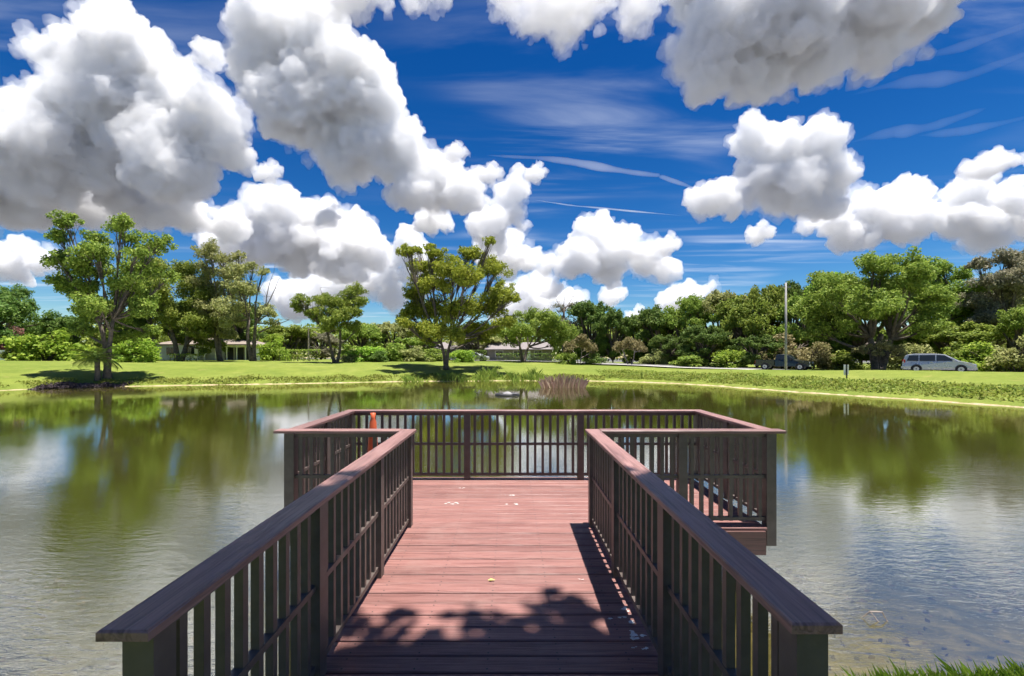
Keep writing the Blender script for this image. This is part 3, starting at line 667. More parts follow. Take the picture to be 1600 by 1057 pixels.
o = ob('distant_woods', np_mesh('distant_woods', V, Fs)); mat_obj(o, L['mid']); tag(o, 'far belt of woods closing the horizon behind the houses', 'woods', kind='stuff')
# ---------------------------------------------------------------- houses
M['hwall'] = simple('house_wall', (.68, .68, .64), .8, .05, 2); M['hroof'] = simple('shingle_roof', (.22, .18, .15), .9, .15, 3); M['hroof2'] = simple('grey_shingle_roof', (.20, .175, .17), .9, .15, 3)
M['dark'] = simple('dark_screen', (.035, .036, .04), .6, .2, 3); M['hwall2'] = simple('house_wall_tan', (.20, .18, .15), .8, .1, 2)
m, nt, p = new_mat('glass'); p.inputs['Base Color'].default_value = (.02, .025, .03, 1); p.inputs['Roughness'].default_value = .05; M['glass'] = m
def hip_roof(mb, x0, x1, y0, y1, z0, h, inset):
    ym = (y0+y1)/2
    v = [(x0,y0,z0),(x1,y0,z0),(x1,y1,z0),(x0,y1,z0),(x0+inset,ym,z0+h),(x1-inset,ym,z0+h),(x0,y0,z0-.15),(x1,y0,z0-.15),(x1,y1,z0-.15),(x0,y1,z0-.15)]
    n = len(mb.v); mb.v += v; mb.f += [tuple(n+i for i in q) for q in ((0,1,5,4),(1,2,5),(2,3,4,5),(3,0,4),(0,6,7,1),(1,7,8,2),(2,8,9,3),(3,9,6,0),(6,9,8,7))]
    return mb
def window(parent, x, z, w, h, y=0.0):
    f = MB().box((x-w/2-.08, y-.07, z-.08), (x+w/2+.08, y-.002, z+h+.08)).build('window', M['white'], parent)
    MB().box((x-w/2, y-.082, z), (x-.02, y-.072, z+h)).build('pane', M['glass'], f); MB().box((x+.02, y-.082, z), (x+w/2, y-.072, z+h)).build('pane', M['glass'], f)
hp = at(315, 562, 74); zb = hz(hp.x, 74)
hs = tag(empty('bungalow', (hp.x, 74, zb)), 'white single-storey house with beige roof and screened porch on the left', 'house')
MB().box((-7.2, 0, -.3), (-.6, 8, 2.45)).build('wall', M['hwall'], hs)
MB().box((-.6, 2.2, -.3), (7.2, 8.01, 2.45)).build('wall', M['hwall'], hs)
hip_roof(MB(), -7.8, 7.8, -.6, 8.6, 2.6, 1.2, 3.5).build('roof', M['hroof'], hs)
window(hs, -1.7, 1.0, 1.2, 1.1); window(hs, -5.0, 1.0, 1.2, 1.1)
for x in (.4, 2.2, 4.0, 5.6, 7.0): MB().box((x-.07, .0, -.2), (x+.07, .14, 2.449)).build('porch_post', M['white'], hs)
for x in (3.1, 4.8, 6.3): MB().box((x-.7, 2.14, .1), (x+.7, 2.18, 2.1)).build('porch_screen', M['dark'], hs)
MB().box((-.59, -.1, 2.15), (7.3, .2, 2.44)).build('porch_beam', M['white'], hs)
hp = at(812, 562, 90); zb = hz(hp.x, 90)
h2 = tag(empty('ranch_house', (hp.x, 90, zb)), 'low house with greyish roof behind the spreading oak', 'house')
MB().box((-6.3, 0, -.3), (6.3, 8, 2.3)).build('wall', M['hwall2'], h2)
hip_roof(MB(), -6.9, 6.9, -.6, 8.6, 2.35, 1.5, 1.2).build('roof', M['hroof2'], h2)
for x in (-4, -.5, 3.6): window(h2, x, .9, 1.4, 1.1)
MB().box((1.2, -.06, 0), (2.1, -.003, 2.05)).build('door', M['white'], h2)
hp = at(700, 555, 96); zb = hz(hp.x, 96)
h3 = tag(empty('ranch_house', (hp.x, 96, zb)), 'low grey-roofed house behind the twin-trunked tree', 'house')
MB().box((-7, 0, -.3), (7, 8, 2.3)).build('wall', M['hwall'], h3)
hip_roof(MB(), -7.6, 7.6, -.6, 8.6, 2.35, 1.5, 1.5).build('roof', M['hroof2'], h3)
for x in (-4, 0, 4): window(h3, x, .9, 1.4, 1.1)
# white garden fence at the left edge
fp_ = at(14, 556, 59); zb = hz(fp_.x, 59)
fe = tag(empty('garden_fence', (fp_.x, 59, zb)), 'short white fence by the bushes at the left edge', 'fence')
for k in range(8): MB().box((-1.4+k*.4, -.02, 0), (-1.4+k*.4+.36, .01, 1.3)).build('fence_board', M['white'], fe)
for x in (-1.45, 1.8): MB().box((x, .015, -.2), (x+.1, .1, 1.4)).build('post', M['white'], fe)

# ---------------------------------------------------------------- vehicles
def paint(name, col, metal=.3):
    m, nt, p = new_mat(name); p.inputs['Base Color'].default_value = (*col, 1); p.inputs['Metallic'].default_value = metal; p.inputs['Roughness'].default_value = .28
    p.inputs['Coat Weight'].default_value = .6; p.inputs['Coat Roughness'].default_value = .08
    d = noise_(nt, 3, 4, mapping(nt)); nt.links.new(maprange(nt, d, .3, .7, .22, .38), p.inputs['Roughness']); return m
M['silver'] = paint('silver_paint', (.42, .43, .44), .5); M['green_black'] = paint('dark_green_paint', (.012, .018, .016), .1)
M['tyre'] = simple('tyre_rubber', (.02, .02, .02), .9, .2, 8); M['rim'] = simple('wheel_rim', (.45, .45, .46), .35, .1, 8, .7)
M['red'] = simple('red_lens', (.45, .02, .015), .2, .1, 8); M['lamp'] = simple('headlamp_lens', (.75, .75, .75), .1, .1, 8); M['trim'] = simple('black_trim', (.025, .025, .025), .6, .2, 6)
M['chrome'] = simple('chrome_trim', (.6, .6, .6), .2, .1, 6, .9)
def shell(prof, w, zb, zt, tuck, low=.0):
    """closed body from a side profile; the half width shrinks above zb up to the roof at zt"""
    mb = MB(); k = len(prof)
    hw = lambda z: w-(tuck*max(0, (z-zb)/(zt-zb))) - (low*max(0, (zb*.45-z)/(zb*.45)))
    mb.v = [(x, -hw(z), z) for x, z in prof]+[(x, hw(z), z) for x, z in prof]
    mb.f = [tuple(range(k)), tuple(range(2*k-1, k-1, -1))]+[(i, k+i, k+(i+1) % k, (i+1) % k) for i in range(k)]
    return mb, hw
def bev(o, w=.05):
    b = o.modifiers.new('bevel', 'BEVEL'); b.width = w; b.segments = 2; b.limit_method = 'ANGLE'; b.angle_limit = R(25)
def side_glass(root, polys, hw, name='side_window'):
    for q in polys:
        for s in (-1, 1): MB().poly([(x, s*(hw(z)+.012), z) for x, z in q]).build(name, M['glass'], root)
def wheels(root, xs, w, r):
    tm = MB().tube([(0, -.11, 0), (0, -.10, 0), (0, .10, 0), (0, .11, 0)], [r-.03, r, r, r-.03], 20).mesh('tyre'); rm = MB().tube([(0, -.115, 0), (0, .115, 0)], r*.62, 14).mesh('rim'); hub = MB().tube([(0, -.122, 0), (0, .122, 0)], r*.16, 8).mesh('hub')
    am = MB().tube([(0, -.006, 0), (0, .006, 0)], r*1.17, 22).mesh('wheel_arch')
    for x in xs:
        for s in (-1, 1):
            ob('wheel_arch', am, M['trim'], root, (x, s*(w+.003), r+.03))
            t = ob('wheel', tm, M['tyre'], root, (x, s*(w-.085), r)); ob('rim', rm, M['rim'], t); ob('hub', hub, M['trim'], t)
def vehicle(name, label, loc, rz, kind):
    e = tag(empty(name, loc, rz), label, 'car')
    if kind == 'van':
        w = .98; body = [(-2.5,.32),(-2.53,.55),(-2.5,.95),(-2.32,1.55),(-2.12,1.70),(-1.6,1.76),(-.2,1.76),(.45,1.68),(1.35,1.12),(1.6,1.05),(2.2,.88),(2.45,.70),(2.52,.48),(2.45,.25),(-2.4,.25)]
        mb, hw = shell(body, w, .95, 1.76, .2, .1); o = mb.build('body', M['silver'], e); bev(o)
        side_glass(e, [[(-2.18,1.08),(-1.35,1.08),(-1.35,1.62),(-2.02,1.6)], [(-1.28,1.08),(-.2,1.08),(-.2,1.63),(-1.28,1.62)], [(-.12,1.08),(1.12,1.1),(.42,1.6),(-.12,1.63)]], hw)
        for s in (-1, 1):
            MB().box((-2.52, s*.78-.13, .92), (-2.28, s*.78+.13, 1.2)).build('tail_light', M['red'], e)
            MB().box((2.18, s*.72-.16, .66), (2.47, s*.72+.16, .82)).build('headlight', M['lamp'], e)
            for xx in (-.55, .55): MB().box((xx, s*.985-.012, .93), (xx+.2, s*.985+.012, .965)).build('door_handle', M['chrome'], e)
            MB().box((.95, s*1.02-.08, 1.06), (1.1, s*1.02+.08, 1.2)).build('mirror', M['silver'], e)
            for x0 in (-1.9, -1.2): pass
            MB().box((-1.8, s*.70-.015, 1.765), (-.1, s*.70+.015, 1.80)).build('roof_rail', M['trim'], e)
        MB().poly([(1.30, -.78, 1.165), (1.30, .78, 1.165), (.50, .70, 1.662), (.50, -.70, 1.662)]).build('windscreen', M['glass'], e)
        MB().poly([(-2.495, -.7, 1.05), (-2.495, .7, 1.05), (-2.36, .66, 1.5), (-2.36, -.66, 1.5)]).build('rear_window', M['glass'], e)
        MB().box((2.38, -.85, .3), (2.56, .85, .46)).build('bumper', M['silver'], e); MB().box((-2.6, -.88, .36), (-2.44, .88, .58)).build('bumper', M['silver'], e)
        wheels(e, (-1.5, 1.5), w, .34)
    elif kind == 'pickup':
        w = .96; cab = [(-.75,.42),(-.75,1.1),(-.62,1.7),(-.45,1.76),(.35,1.76),(.52,1.70),(1.12,1.18),(1.3,1.12),(2.4,1.04),(2.55,.9),(2.6,.45),(2.45,.38),(-.6,.38)]
        mb, hw = shell(cab, w, 1.05, 1.76, .2, .06); o = mb.build('body', M['green_black'], e); bev(o)
        bd = MB().box((-2.75, -.95, .45), (-.79, .95, .62))
        bd.build('bed_floor', M['green_black'], e)
        for s in (-1, 1):
            o = MB().box((-2.76, s*.91-.05, .46), (-.78, s*.91+.05, 1.12)).build('bed_side', M['green_black'], e); bev(o, .03)
            MB().box((-2.72, s*.90-.05, 1.121), (-.8, s*.90+.05, 1.15)).build('bed_rail', M['trim'], e)
            MB().box((-2.80, s*.88-.06, .75), (-2.74, s*.88+.06, 1.05)).build('tail_light', M['red'], e)
            MB().box((2.5, s*.74-.14, .74), (2.61, s*.74+.14, .92)).build('headlight', M['lamp'], e)
            MB().box((.75, s*1.04-.09, 1.12), (.87, s*1.04+.09, 1.3)).build('mirror', M['trim'], e)
            MB().box((-.35, s*.965-.012, 1.0), (-.15, s*.965+.012, 1.04)).build('door_handle', M['trim'], e)
        MB().box((-2.78, -.86, .5), (-2.72, .86, 1.1)).build('tailgate', M['green_black'], e)
        side_glass(e, [[(-.64,1.18),(-.3,1.18),(-.3,1.64),(-.55,1.62)], [(-.24,1.18),(.95,1.2),(.46,1.64),(-.24,1.65)]], hw)
        MB().poly([(1.08, -.76, 1.235), (1.08, .76, 1.235), (.57, .70, 1.68), (.57, -.70, 1.68)]).build('windscreen', M['glass'], e)
        MB().box((2.56, -.92, .42), (2.72, .92, .62)).build('bumper', M['chrome'], e); MB().box((-2.92, -.9, .42), (-2.79, .9, .58)).build('bumper', M['chrome'], e)
        wheels(e, (-1.75, 1.7), w, .37)
    else:
        w = .9; body = [(-2.25,.3),(-2.3,.6),(-2.2,.95),(-1.6,1.02),(-.95,1.38),(-.6,1.45),(.3,1.45),(.6,1.38),(1.3,.98),(2.1,.82),(2.3,.62),(2.28,.3),(2.1,.22),(-2.1,.22)]
        mb, hw = shell(body, w, .9, 1.45, .2, .08); o = mb.build('body', M['silver'], e); bev(o)
        side_glass(e, [[(-1.4,.98),(-.2,.98),(-.2,1.36),(-.85,1.34)], [(-.12,.98),(1.1,1.0),(.5,1.34),(-.12,1.36)]], hw)
        for s in (-1, 1):
            MB().box((-2.3, s*.68-.14, .72), (-2.18, s*.68+.14, .88)).build('tail_light', M['red'], e); MB().box((2.12, s*.66-.15, .62), (2.3, s*.66+.15, .76)).build('headlight', M['lamp'], e)
            MB().box((.85, s*.95-.08, .98), (.98, s*.95+.08, 1.1)).build('mirror', M['silver'], e)
        MB().poly([(1.22, -.7, 1.05), (1.22, .7, 1.05), (.64, .64, 1.385), (.64, -.64, 1.385)]).build('windscreen', M['glass'], e)
        wheels(e, (-1.35, 1.4), w, .31)
    return e
def on_road(px):
    q = (px-HX)/F; Y = 82.7/(1+q); X = q*Y; return (X, Y, hz(X, Y)+.095)
vehicle('minivan', 'silver minivan on the road at the right', on_road(1466), R(-43), 'van')
vehicle('pickup_truck', 'dark pickup truck on the road behind the concrete pole', on_road(1226), R(-45), 'pickup')
q = at(742, 562, 76); vehicle('parked_car', 'silver car parked behind the twin-trunked tree', (q.x, 76, hz(q.x, 76)+.01), R(-12), 'sedan')

# ---------------------------------------------------------------- poles, signs, small things
M['pole'] = simple('concrete_pole', (.28, .27, .275), .85, .15, 3)
q = at(1228, 577, 47.5); zb = hz(q.x, 47.5)
po = tag(empty('utility_pole', (q.x, 47.5, zb)), 'tall pale concrete pole in front of the pickup truck', 'pole')
ht = CZ+(HY-442)/F*47.5-zb
MB().tube([(0, 0, -.3), (0, 0, ht)], [.125, .085], 12).build('shaft', M['pole'], po, smooth=True)
MB().box((-.5, -.04, ht-.5), (.5, .04, ht-.4)).build('crossarm', M['pole'], po)
for x in (-.42, .42): MB().tube([(x, 0, ht-.398), (x, 0, ht-.2)], [.04, .05], 8).build('insulator', M['dark'], po)
q = at(482, 548, 74); zb = hz(q.x, 74); ht = CZ+(HY-513)/F*74-zb
po = tag(empty('street_lamp', (q.x, 74, zb)), 'wooden street lamp pole above the hedge on the left', 'street lamp')
MB().tube([(0, 0, -.3), (0, 0, ht)], [.15, .11], 10).build('pole', M['barkpale'], po); MB().tube([(0, 0, ht-.2), (.6, 0, ht+.05), (1.6, 0, ht+.1)], .04, 6).build('arm', M['pole'], po)
MB().box((1.4, -.12, ht), (2.0, .12, ht+.12)).build('lamp_head', M['pole'], po)
q = at(1323, 588, 35.5); zb = hz(q.x, 35.5)
sg = tag(empty('notice_sign', (q.x, 35.5, zb), R(8)), 'small white sign board on a dark post on the right lawn', 'sign')
MB().box((-.035, -.035, -.2), (.035, .035, 1.22)).build('post', M['trim'], sg)
MB().cbox((-.21, .037, .40), (.21, .06, 1.18), .004).build('board', M['white'], sg)
q = at(1567, 556, 46); zb = hz(q.x, 46)
sg = tag(empty('road_sign', (q.x, 46, zb), R(35)), 'tilted grey road sign among the ivy at the right edge', 'sign')
MB().box((-.03, -.03, -.2), (.03, .03, 1.9)).build('post', M['pole'], sg); MB().cbox((-.3, -.05, 1.0), (.3, -.031, 1.85), .004).build('board', M['pole'], sg); sg.rotation_euler[1] = R(8)
q = at(1003, 580, 47.2); MB().tube([(0, 0, -.3), (0, 0, .75)], .04, 8).build('marker_post', L['dark'], None, (q.x, q.y, hz(q.x, q.y))); tag(bpy.context.scene.objects['marker_post'], 'thin dark marker post on the bank below the vase-shaped tree', 'post')
# reeds in the pond
q = at(880, 606, 37.6); rg = np.random.default_rng(5); n = 420
a = rg.uniform(0, 6.28, n); rr = np.sqrt(rg.random(n)); X = np.cos(a)*rr*1.55; Y = np.sin(a)*rr*1.0; hh = (1.35-.6*rr)*rg.uniform(.45, 1.08, n); lean = np.stack([X*.22, Y*.2], 1)+rg.normal(size=(n, 2))*.14
ang = rg.uniform(0, 6.28, n); dx, dy = np.cos(ang)*.022, np.sin(ang)*.022; V = np.empty((n, 4, 3)); zz_ = np.full(n, -.5)
V[:, 0] = np.stack([X-dx, Y-dy, zz_], 1); V[:, 1] = np.stack([X+dx, Y+dy, zz_], 1); V[:, 2] = np.stack([X+dx+lean[:, 0]*.6, Y+dy+lean[:, 1]*.6, hh*.7], 1); V[:, 3] = np.stack([X+lean[:, 0]*1.2, Y+lean[:, 1]*1.2, hh], 1)
re_ = tag(empty('reed_clump', (q.x, q.y, WL)), 'pinkish brown clump of reeds standing in the pond', 'reeds')
mat_obj(ob('reed_stalks', np_mesh('reed_stalks', V.reshape(-1, 3), np.arange(4*n).reshape(n, 4)), None, re_), L['reed'])
# floating aerator
q = at(793, 618, 29.8); ae = tag(empty('pond_aerator', (q.x, q.y, WL)), 'round dark floating fountain ring on the pond', 'fountain')
pts = [(math.cos(t)*.68, math.sin(t)*.68, .02) for t in np.linspace(0, 2*math.pi, 25)]; MB().tube(pts, .13, 8, False).build('float_ring', M['trim'], ae, smooth=True)
MB().tube([(0, 0, -.2), (0, 0, .1), (0, 0, .2), (0, 0, .24)], [.3, .3, .2, .05], 12).build('nozzle', M['pole'], ae)
for t in (0, 2.09, 4.19): MB().tube([(0, 0, .1), (math.cos(t)*.66, math.sin(t)*.66, .12)], .035, 6).build('arm', M['pole'], ae)
# twig in the water
q = at(1368, 968, 4.24); tw = MB().tube([(-.10, .02, .0), (-.05, .0, .06), (.06, .0, .055), (.085, -.04, -.02)], [.006, .008, .007, .005], 6).tube([(-.05, 0, .06), (.0, -.05, -.02)], [.006, .004], 5).tube([(.085, -.04, -.02), (.06, -.05, -.06)], .005, 5)
tag(tw.build('fallen_twig', M['barkpale'], None, (q.x, q.y, WL+.01)), 'bent dead twig poking out of the water beside the pier', 'twig')
# cone
co_ = tag(empty('traffic_cone', (-1.83, 6.15, .001)), 'tall slim orange traffic cone on the left wing of the pier', 'traffic cone')
M['orange'] = simple('orange_plastic', (.55, .10, .03), .5, .1, 6)
MB().box((-.18, -.18, 0), (.18, .18, .04)).build('base', M['trim'], co_); MB().tube([(0, 0, .04), (0, 0, .9), (0, 0, .95), (0, 0, 1.02)], [.10, .045, .028, .036], 18).build('cone_body', M['orange'], co_, smooth=True)
# droppings and a leaf on the boards
M['guano'] = simple('dried_droppings', (.62, .60, .57), .9, .2, 30)
def splat(px, py, size, label, seed):
    Y = CZ*F/(py-HY); X = (px-HX)/F*Y; r = random.Random(seed); mb = MB()
    for b in range(r.randint(4, 7)):
        cx_, cy2 = r.gauss(0, size*.5), r.gauss(0, size*.35); rr_ = size*r.uniform(.12, .4); k = 9; ring = [rr_*r.uniform(.45, 1.3) for _ in range(k)]
        n = len(mb.v); mb.v.append((cx_, cy2, .0035+b*.0002)); mb.v += [(cx_+math.cos(6.283*i/k)*ring[i], cy2+math.sin(6.283*i/k)*ring[i]*.7, .0018) for i in range(k)]
        mb.f += [(n, n+1+i, n+1+(i+1) % k) for i in range(k)]
    tag(mb.build('bird_dropping', M['guano'], None, (X, Y, .0015)), label, 'droppings', 'bird droppings on the boards')
for i, (px, py, sz, lb) in enumerate([(708,787,.07,'white splatter on the far boards, leftmost of the three'), (796,774,.06,'white splatter on the far boards nearest the end railing'), (803,788,.08,'white splatter on the far boards, rightmost of the three'),
    (978,952,.05,'pale dropping at the right railing foot, farthest of four'), (982,970,.07,'pale dropping at the right railing foot, second farthest of four'), (990,992,.07,'pale dropping at the right railing foot, second nearest of four'), (1000,1012,.06,'pale dropping at the right railing foot, nearest of four'), (722,763,.04,'small white streak on the far boards left of the others'), (908,906,.025,'tiny white speck at the edge of the railing shadow')]): splat(px, py, sz, lb, i)
Y = CZ*F/(908-HY); M['yleaf'] = simple('yellow_leaf', (.55, .50, .10), .6, .15, 30)
lf = MB(); lf.poly([(-.03, 0, .004), (-.005, -.014, .010), (.03, .0, .006), (-.005, .014, .012)]); tag(lf.build('fallen_leaf', M['yleaf'], None, ((768-HX)/F*Y, Y, .002)), 'single small yellow leaf lying on the walkway boards', 'leaf')

# ---------------------------------------------------------------- clouds: real bodies of scattering vapour, a kilometre and more away
def cloudmat(name, den, g=-.3):
    m = bpy.data.materials.new(name); m.use_nodes = True; n = m.node_tree; n.nodes.clear(); out = n.nodes.new('ShaderNodeOutputMaterial')
    v = n.nodes.new('ShaderNodeVolumeScatter'); v.inputs['Color'].default_value = (1, 1, 1, 1); v.inputs['Density'].default_value = den; v.inputs['Anisotropy'].default_value = g
    n.links.new(v.outputs[0], out.inputs['Volume']); return m
CM = {}
def ico():
    bm = bmesh.new(); bmesh.ops.create_icosphere(bm, subdivisions=2, radius=1); v = np.array([x.co[:] for x in bm.verts]); bm.verts.index_update(); f = np.array([[q.index for q in p_.verts] for p_ in bm.faces]); bm.free(); return v, f
IV, IF = ico()
def vapour(name, C, Rr, alt, flat, squash, k, mfp, voxel, disp, parent_ctr=None):
    V = (IV[None]*Rr[:, None, None]*np.array([1, 1, squash])+C[:, None]).reshape(-1, 3); Fs = (IF[None]+(np.arange(len(C))*len(IV))[:, None, None]).reshape(-1, 3)
    low = V[:, 2] < alt; V[low, 2] = alt+(V[low, 2]-alt)*flat
    ctr = V.mean(0) if parent_ctr is None else parent_ctr; me = np_mesh(name, V-ctr, Fs); key = round(mfp*k, 1)
    if key not in CM: CM[key] = cloudmat('cloud_vapour', 1.0/key)
    o = ob(name, me, CM[key]); ext = (V.max(0)-V.min(0)).max()
    md = o.modifiers.new('remesh', 'REMESH'); md.mode = 'VOXEL'; md.voxel_size = max(ext/300, voxel*1.25*k); md.use_smooth_shade = True
    for s_, st, nb in disp:
        t = bpy.data.textures.new('cloud_noise', 'CLOUDS'); t.noise_basis = nb; t.noise_depth = 0 if nb[0] == 'V' else 4; t.noise_scale = s_*k
        d = o.modifiers.new('displace', 'DISPLACE'); d.texture = t; d.texture_coords = 'LOCAL'; d.strength = st*k*2; d.mid_level = .5
    md = o.modifiers.new('remesh', 'REMESH'); md.mode = 'VOXEL'; md.voxel_size = max(ext/380, voxel*k); md.use_smooth_shade = True
    return o, ctr
def cloud(label, base_py, blobs, seed, alt=900., flat=.2, mfp=9.0, puffs=11, name='cumulus_cloud', squash=1.0, rough=1.0, fringe=0, px_=1.7, veil=True):
    """blobs: lobe centres and radii where they show in the photograph; each lobe grows puffs, each puff smaller puffs; the base is flattened at the cloud's altitude"""
    rnd = np.random.default_rng(seed); Yd = alt*F/(HY-base_py); k = Yd/F; C = []; Rr = []; C2 = []; R2 = []
    for (px, py, r) in blobs:
        Rb = r*k*.76; c = np.array([(px-HX)*k, Yd+rnd.uniform(-.5, .5)*Rb, CZ+(HY-py)*k]); C.append(c); Rr.append(Rb); C2.append(c); R2.append(Rb*1.06)
        for i in range(puffs):
            v = rnd.normal(size=3); v /= np.linalg.norm(v)
            if v[2] < -.25: v[2] *= -1
            if v[1] > .4: v[1] *= -1
            r2 = Rb*(.2+.5*rnd.random()**1.3); c2 = c+v*Rb*.72; C.append(c2); Rr.append(r2)
            if rnd.random() < .5: C2.append(c+v*Rb*1.0); R2.append(r2*1.15)
            for j in range(5):
                u = rnd.normal(size=3)+v*.9; u /= np.linalg.norm(u); r3 = r2*(.14+.4*rnd.random()**1.5); C.append(c2+u*r2*.92); Rr.append(r3)
        for i in range(4+fringe):
            v = rnd.normal(size=3); v /= np.linalg.norm(v); C2.append(c+v*Rb*rnd.uniform(1.0, 1.4)); R2.append(Rb*rnd.uniform(.08, .22))
    N1 = [(62, 27*rough, 'BLENDER_ORIGINAL'), (27, 19*rough, 'BLENDER_ORIGINAL'), (12, 9.5*rough, 'BLENDER_ORIGINAL'), (5.5, 5.5*rough, 'BLENDER_ORIGINAL')]
    o, ctr = vapour(name, np.array(C), np.array(Rr), alt, flat, squash, k, mfp*1.45, px_*.85, N1); o.location = ctr; tag(o, label, 'cloud')
    if veil:
        w, _ = vapour('wisp', np.array(C2), np.array(R2), alt, flat, squash, k, 42.0, px_*1.15, [(40, 26, 'BLENDER_ORIGINAL'), (14, 16, 'BLENDER_ORIGINAL'), (6, 7, 'BLENDER_ORIGINAL')], ctr); w.parent = o
    return o
cloud('towering white cumulus filling the upper left of the sky', 345, [(175,62,48),(225,105,58),(270,165,60),(330,200,50),(365,240,36),(60,165,50),(15,205,55),(120,110,50),(180,200,95),(280,265,75),(80,260,85),(-60,250,80),(110,70,22)], 2, mfp=9)
cloud('long dark-based cloud low across the left of the sky', 372, [(20,320,50),(90,325,55),(160,322,50),(230,330,48),(300,338,40),(350,348,28),(-60,310,60),(60,290,40)], 3, squash=.8, mfp=8)
cloud('large diagonal cumulus running from the top down to mid-sky', 330, [(440,55,58),(400,100,48),(500,85,66),(560,155,66),(470,175,72),(540,235,64),(620,250,55),(680,282,46),(725,308,34),(650,310,36),(330,88,20),(310,80,10),(600,180,40)], 1, mfp=9, fringe=3)
cloud('white cumulus heap behind the left trees', 430, [(390,345,40),(440,345,46),(500,355,46),(545,370,42),(585,395,34),(470,395,50),(530,415,44),(400,390,40),(350,385,30)], 5, mfp=8)
cloud('bright low cumulus bank just above the left treetops', 488, [(560,440,36),(600,430,34),(520,450,36),(640,400,30),(655,430,30),(610,465,34),(480,470,30),(450,460,34)], 6, mfp=8)
cloud('broken white puff cloud right of the diagonal cumulus', 352, [(690,350,20),(665,335,16),(705,365,12)], 7, mfp=9, fringe=5)
cloud('upright white puff cloud above the twin-trunked tree', 400, [(805,300,28),(800,335,28),(775,325,18),(815,355,18),(770,375,28),(760,350,14)], 8, mfp=9, fringe=4)
cloud('low white puff cloud right of the twin-trunked tree top', 430, [(790,400,32),(825,410,30),(855,415,22),(760,385,20)], 9, mfp=8)
cloud('heaped white cumulus at mid-sky with flat grey base', 452, [(920,362,26),(940,380,36),(975,392,36),(1010,408,34),(1038,425,20),(895,400,28),(960,420,34)], 10, mfp=8)
cloud('bright cloud bank low over the half-bare tree', 490, [(815,455,26),(845,465,28),(880,470,26),(905,470,14),(800,485,24),(850,490,24)], 11, mfp=8)
cloud('white cloud bank low behind the far left trees', 436, [(10,398,22),(45,402,24),(80,410,18),(-30,400,26),(60,425,18),(20,425,20)], 21, mfp=8)
cloud('small white cloud peeking over the roadside wood', 476, [(1080,462,20),(1105,455,18),(1060,470,14)], 12, mfp=8)
cloud('upright cumulus like a boot in the right half of the sky', 350, [(1175,215,34),(1215,235,44),(1265,245,42),(1290,285,36),(1235,300,56),(1180,260,25),(1105,318,26),(1140,322,26),(1275,320,30)], 4, mfp=9)
cloud('wide flat white cloud above the great oak', 392, [(1260,352,20),(1310,345,30),(1360,325,36),(1430,320,40),(1500,310,34),(1560,325,40),(1620,345,50),(1330,370,24),(1480,355,40),(1540,370,36),(1400,355,36)], 13, squash=.75, mfp=8)
cloud('thin flat cloud at the right edge of the sky', 268, [(1530,260,12),(1570,252,18),(1610,250,22)], 14, squash=.6, mfp=11)
cloud('huge grey-bellied cloud across the top right', 150, [(1140,60,80),(1230,60,95),(1330,30,95),(1430,0,80),(1110,120,48),(1090,160,26),(1180,125,50),(1270,115,45),(1370,85,40),(1250,-60,110),(1120,-40,80),(1490,-40,60)], 15, flat=.35, mfp=11, fringe=4, px_=2.2)
cloud('ragged thin cloud at the top edge left of the grey-bellied one', 70, [(800,0,38),(850,15,42),(905,30,42),(935,5,34),(880,55,20),(985,40,24),(1000,10,20)], 16, squash=.8, mfp=34, fringe=6, puffs=12, rough=1.5)
cloud('shredded white cloud at the top edge above the diagonal cumulus', 40, [(480,5,20),(540,-2,26),(600,0,20),(640,10,18),(680,-5,22),(570,-30,34)], 17, squash=.7, mfp=26, fringe=6, puffs=12, rough=1.5)
for i, (lab, px, py, r) in enumerate([('small fluff of cloud left of the upright puff', 770, 268, 8), ('tiny fluff of cloud beside the diagonal cumulus', 715, 236, 7), ('tiny cloud right of the heaped cumulus', 1048, 380, 9), ('small faint cloud low over the road sky', 962, 458, 10), ('tiny fluff below the tower cloud', 425, 268, 9), ('ragged scrap of cloud over the dark evergreens', 1000, 494, 8), ('ragged scrap right of the upright puff cloud', 842, 268, 7), ('faint scrap under the boot-shaped cloud', 1192, 362, 9), ('scrap of cloud above the small round oak', 520, 335, 8), ('scrap of cloud over the spreading oak', 868, 448, 9)]):
    cloud(lab, py+6, [(px, py, r), (px+r, py+2, r*.7)], 40+i, mfp=9, fringe=6, puffs=8, name='fluff_cloud', px_=1.2, veil=False)
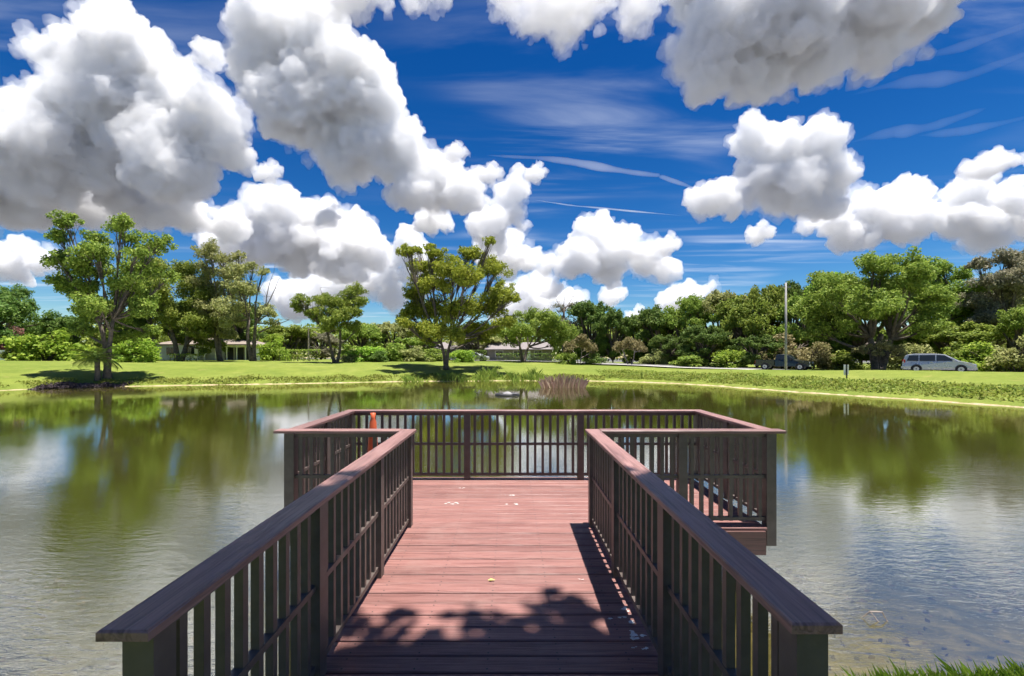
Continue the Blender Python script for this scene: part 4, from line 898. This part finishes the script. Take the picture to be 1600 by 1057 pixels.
def streak(name, label, pts, w, th, mfp, seed, alt=4000.):
    rg = random.Random(seed); P = []
    for (px, py) in pts: Yd = alt*F/(HY-py); P.append(Vector(((px-HX)/F*Yd, Yd, alt)))
    Q = []
    for i in range(len(P)-1):
        for t in range(16): Q.append(P[i].lerp(P[i+1], t/16))
    Q.append(P[-1]); k = Q[0].y/F; mb = MB(); n = len(Q)
    mb.tube([tuple(q_) for q_ in Q], [max(.05, math.sin(math.pi*min(1, (i+.5)/n))**.8)*w*k*(1+.22*math.sin(i*.21+seed)+.12*math.sin(i*.53+2*seed)) for i in range(n)], 16)
    for i in range(n):                                    # bend the line softly and flatten it, as wind-drawn ice is
        for j in range(16):
            x, y, z = mb.v[i*16+j]; mb.v[i*16+j] = (x, y+k*w*.8*math.sin(i*.13+seed), alt+(z-alt)*.6)
    me = mb.mesh(name, True); o = ob(name, me, cloudmat('thin_vapour', 1.0/(mfp*k)), None); tag(o, label, 'cloud')
    return o
for i, (lab, pts, w, mf) in enumerate([('long cirrus streak rising at the upper right edge', [(1330, 150), (1420, 132), (1520, 112), (1640, 70)], 13, 110), ('cirrus streak below the grey-bellied cloud', [(1320, 228), (1400, 205), (1470, 192), (1530, 175)], 12, 95),
    ('faint cirrus streak at the far right above the thin flat cloud', [(1430, 215), (1520, 200), (1640, 175)], 9, 90), ('short cirrus streak in the top right corner', [(1450, 85), (1530, 62), (1640, 30)], 10, 100)]): streak('cirrus_cloud', lab, pts, w, .5, mf*2.8, 60+i)
streak('contrail', 'thin straight contrail across the middle of the sky', [(835, 312), (900, 322), (980, 330), (1068, 337)], 2.2, .5, 9, 1)
streak('cirrus_cloud', 'pale cirrus streak fading right across mid-sky', [(760, 240), (850, 250), (940, 262), (1030, 272), (1095, 300)], 8, .5, 60, 2)
cloud('unseen cumulus added above the top of the frame on the left for fill light and reflections', -180, [(250,-330,90),(360,-360,110),(480,-330,90),(420,-260,70),(180,-300,60)], 51, px_=5, mfp=12, veil=False)  # unseen clouds from here on, added to whiten ambient light and brighten water reflections
cloud('unseen cumulus added above the top of the frame in the middle for fill light and reflections', -230, [(800,-420,110),(930,-400,100),(700,-440,80),(860,-330,70)], 52, px_=5, mfp=12, veil=False)
cloud('unseen cumulus added above the top of the frame on the right for fill light and reflections', -160, [(1500,-300,100),(1640,-280,110),(1400,-340,70)], 53, px_=5, mfp=12, veil=False)
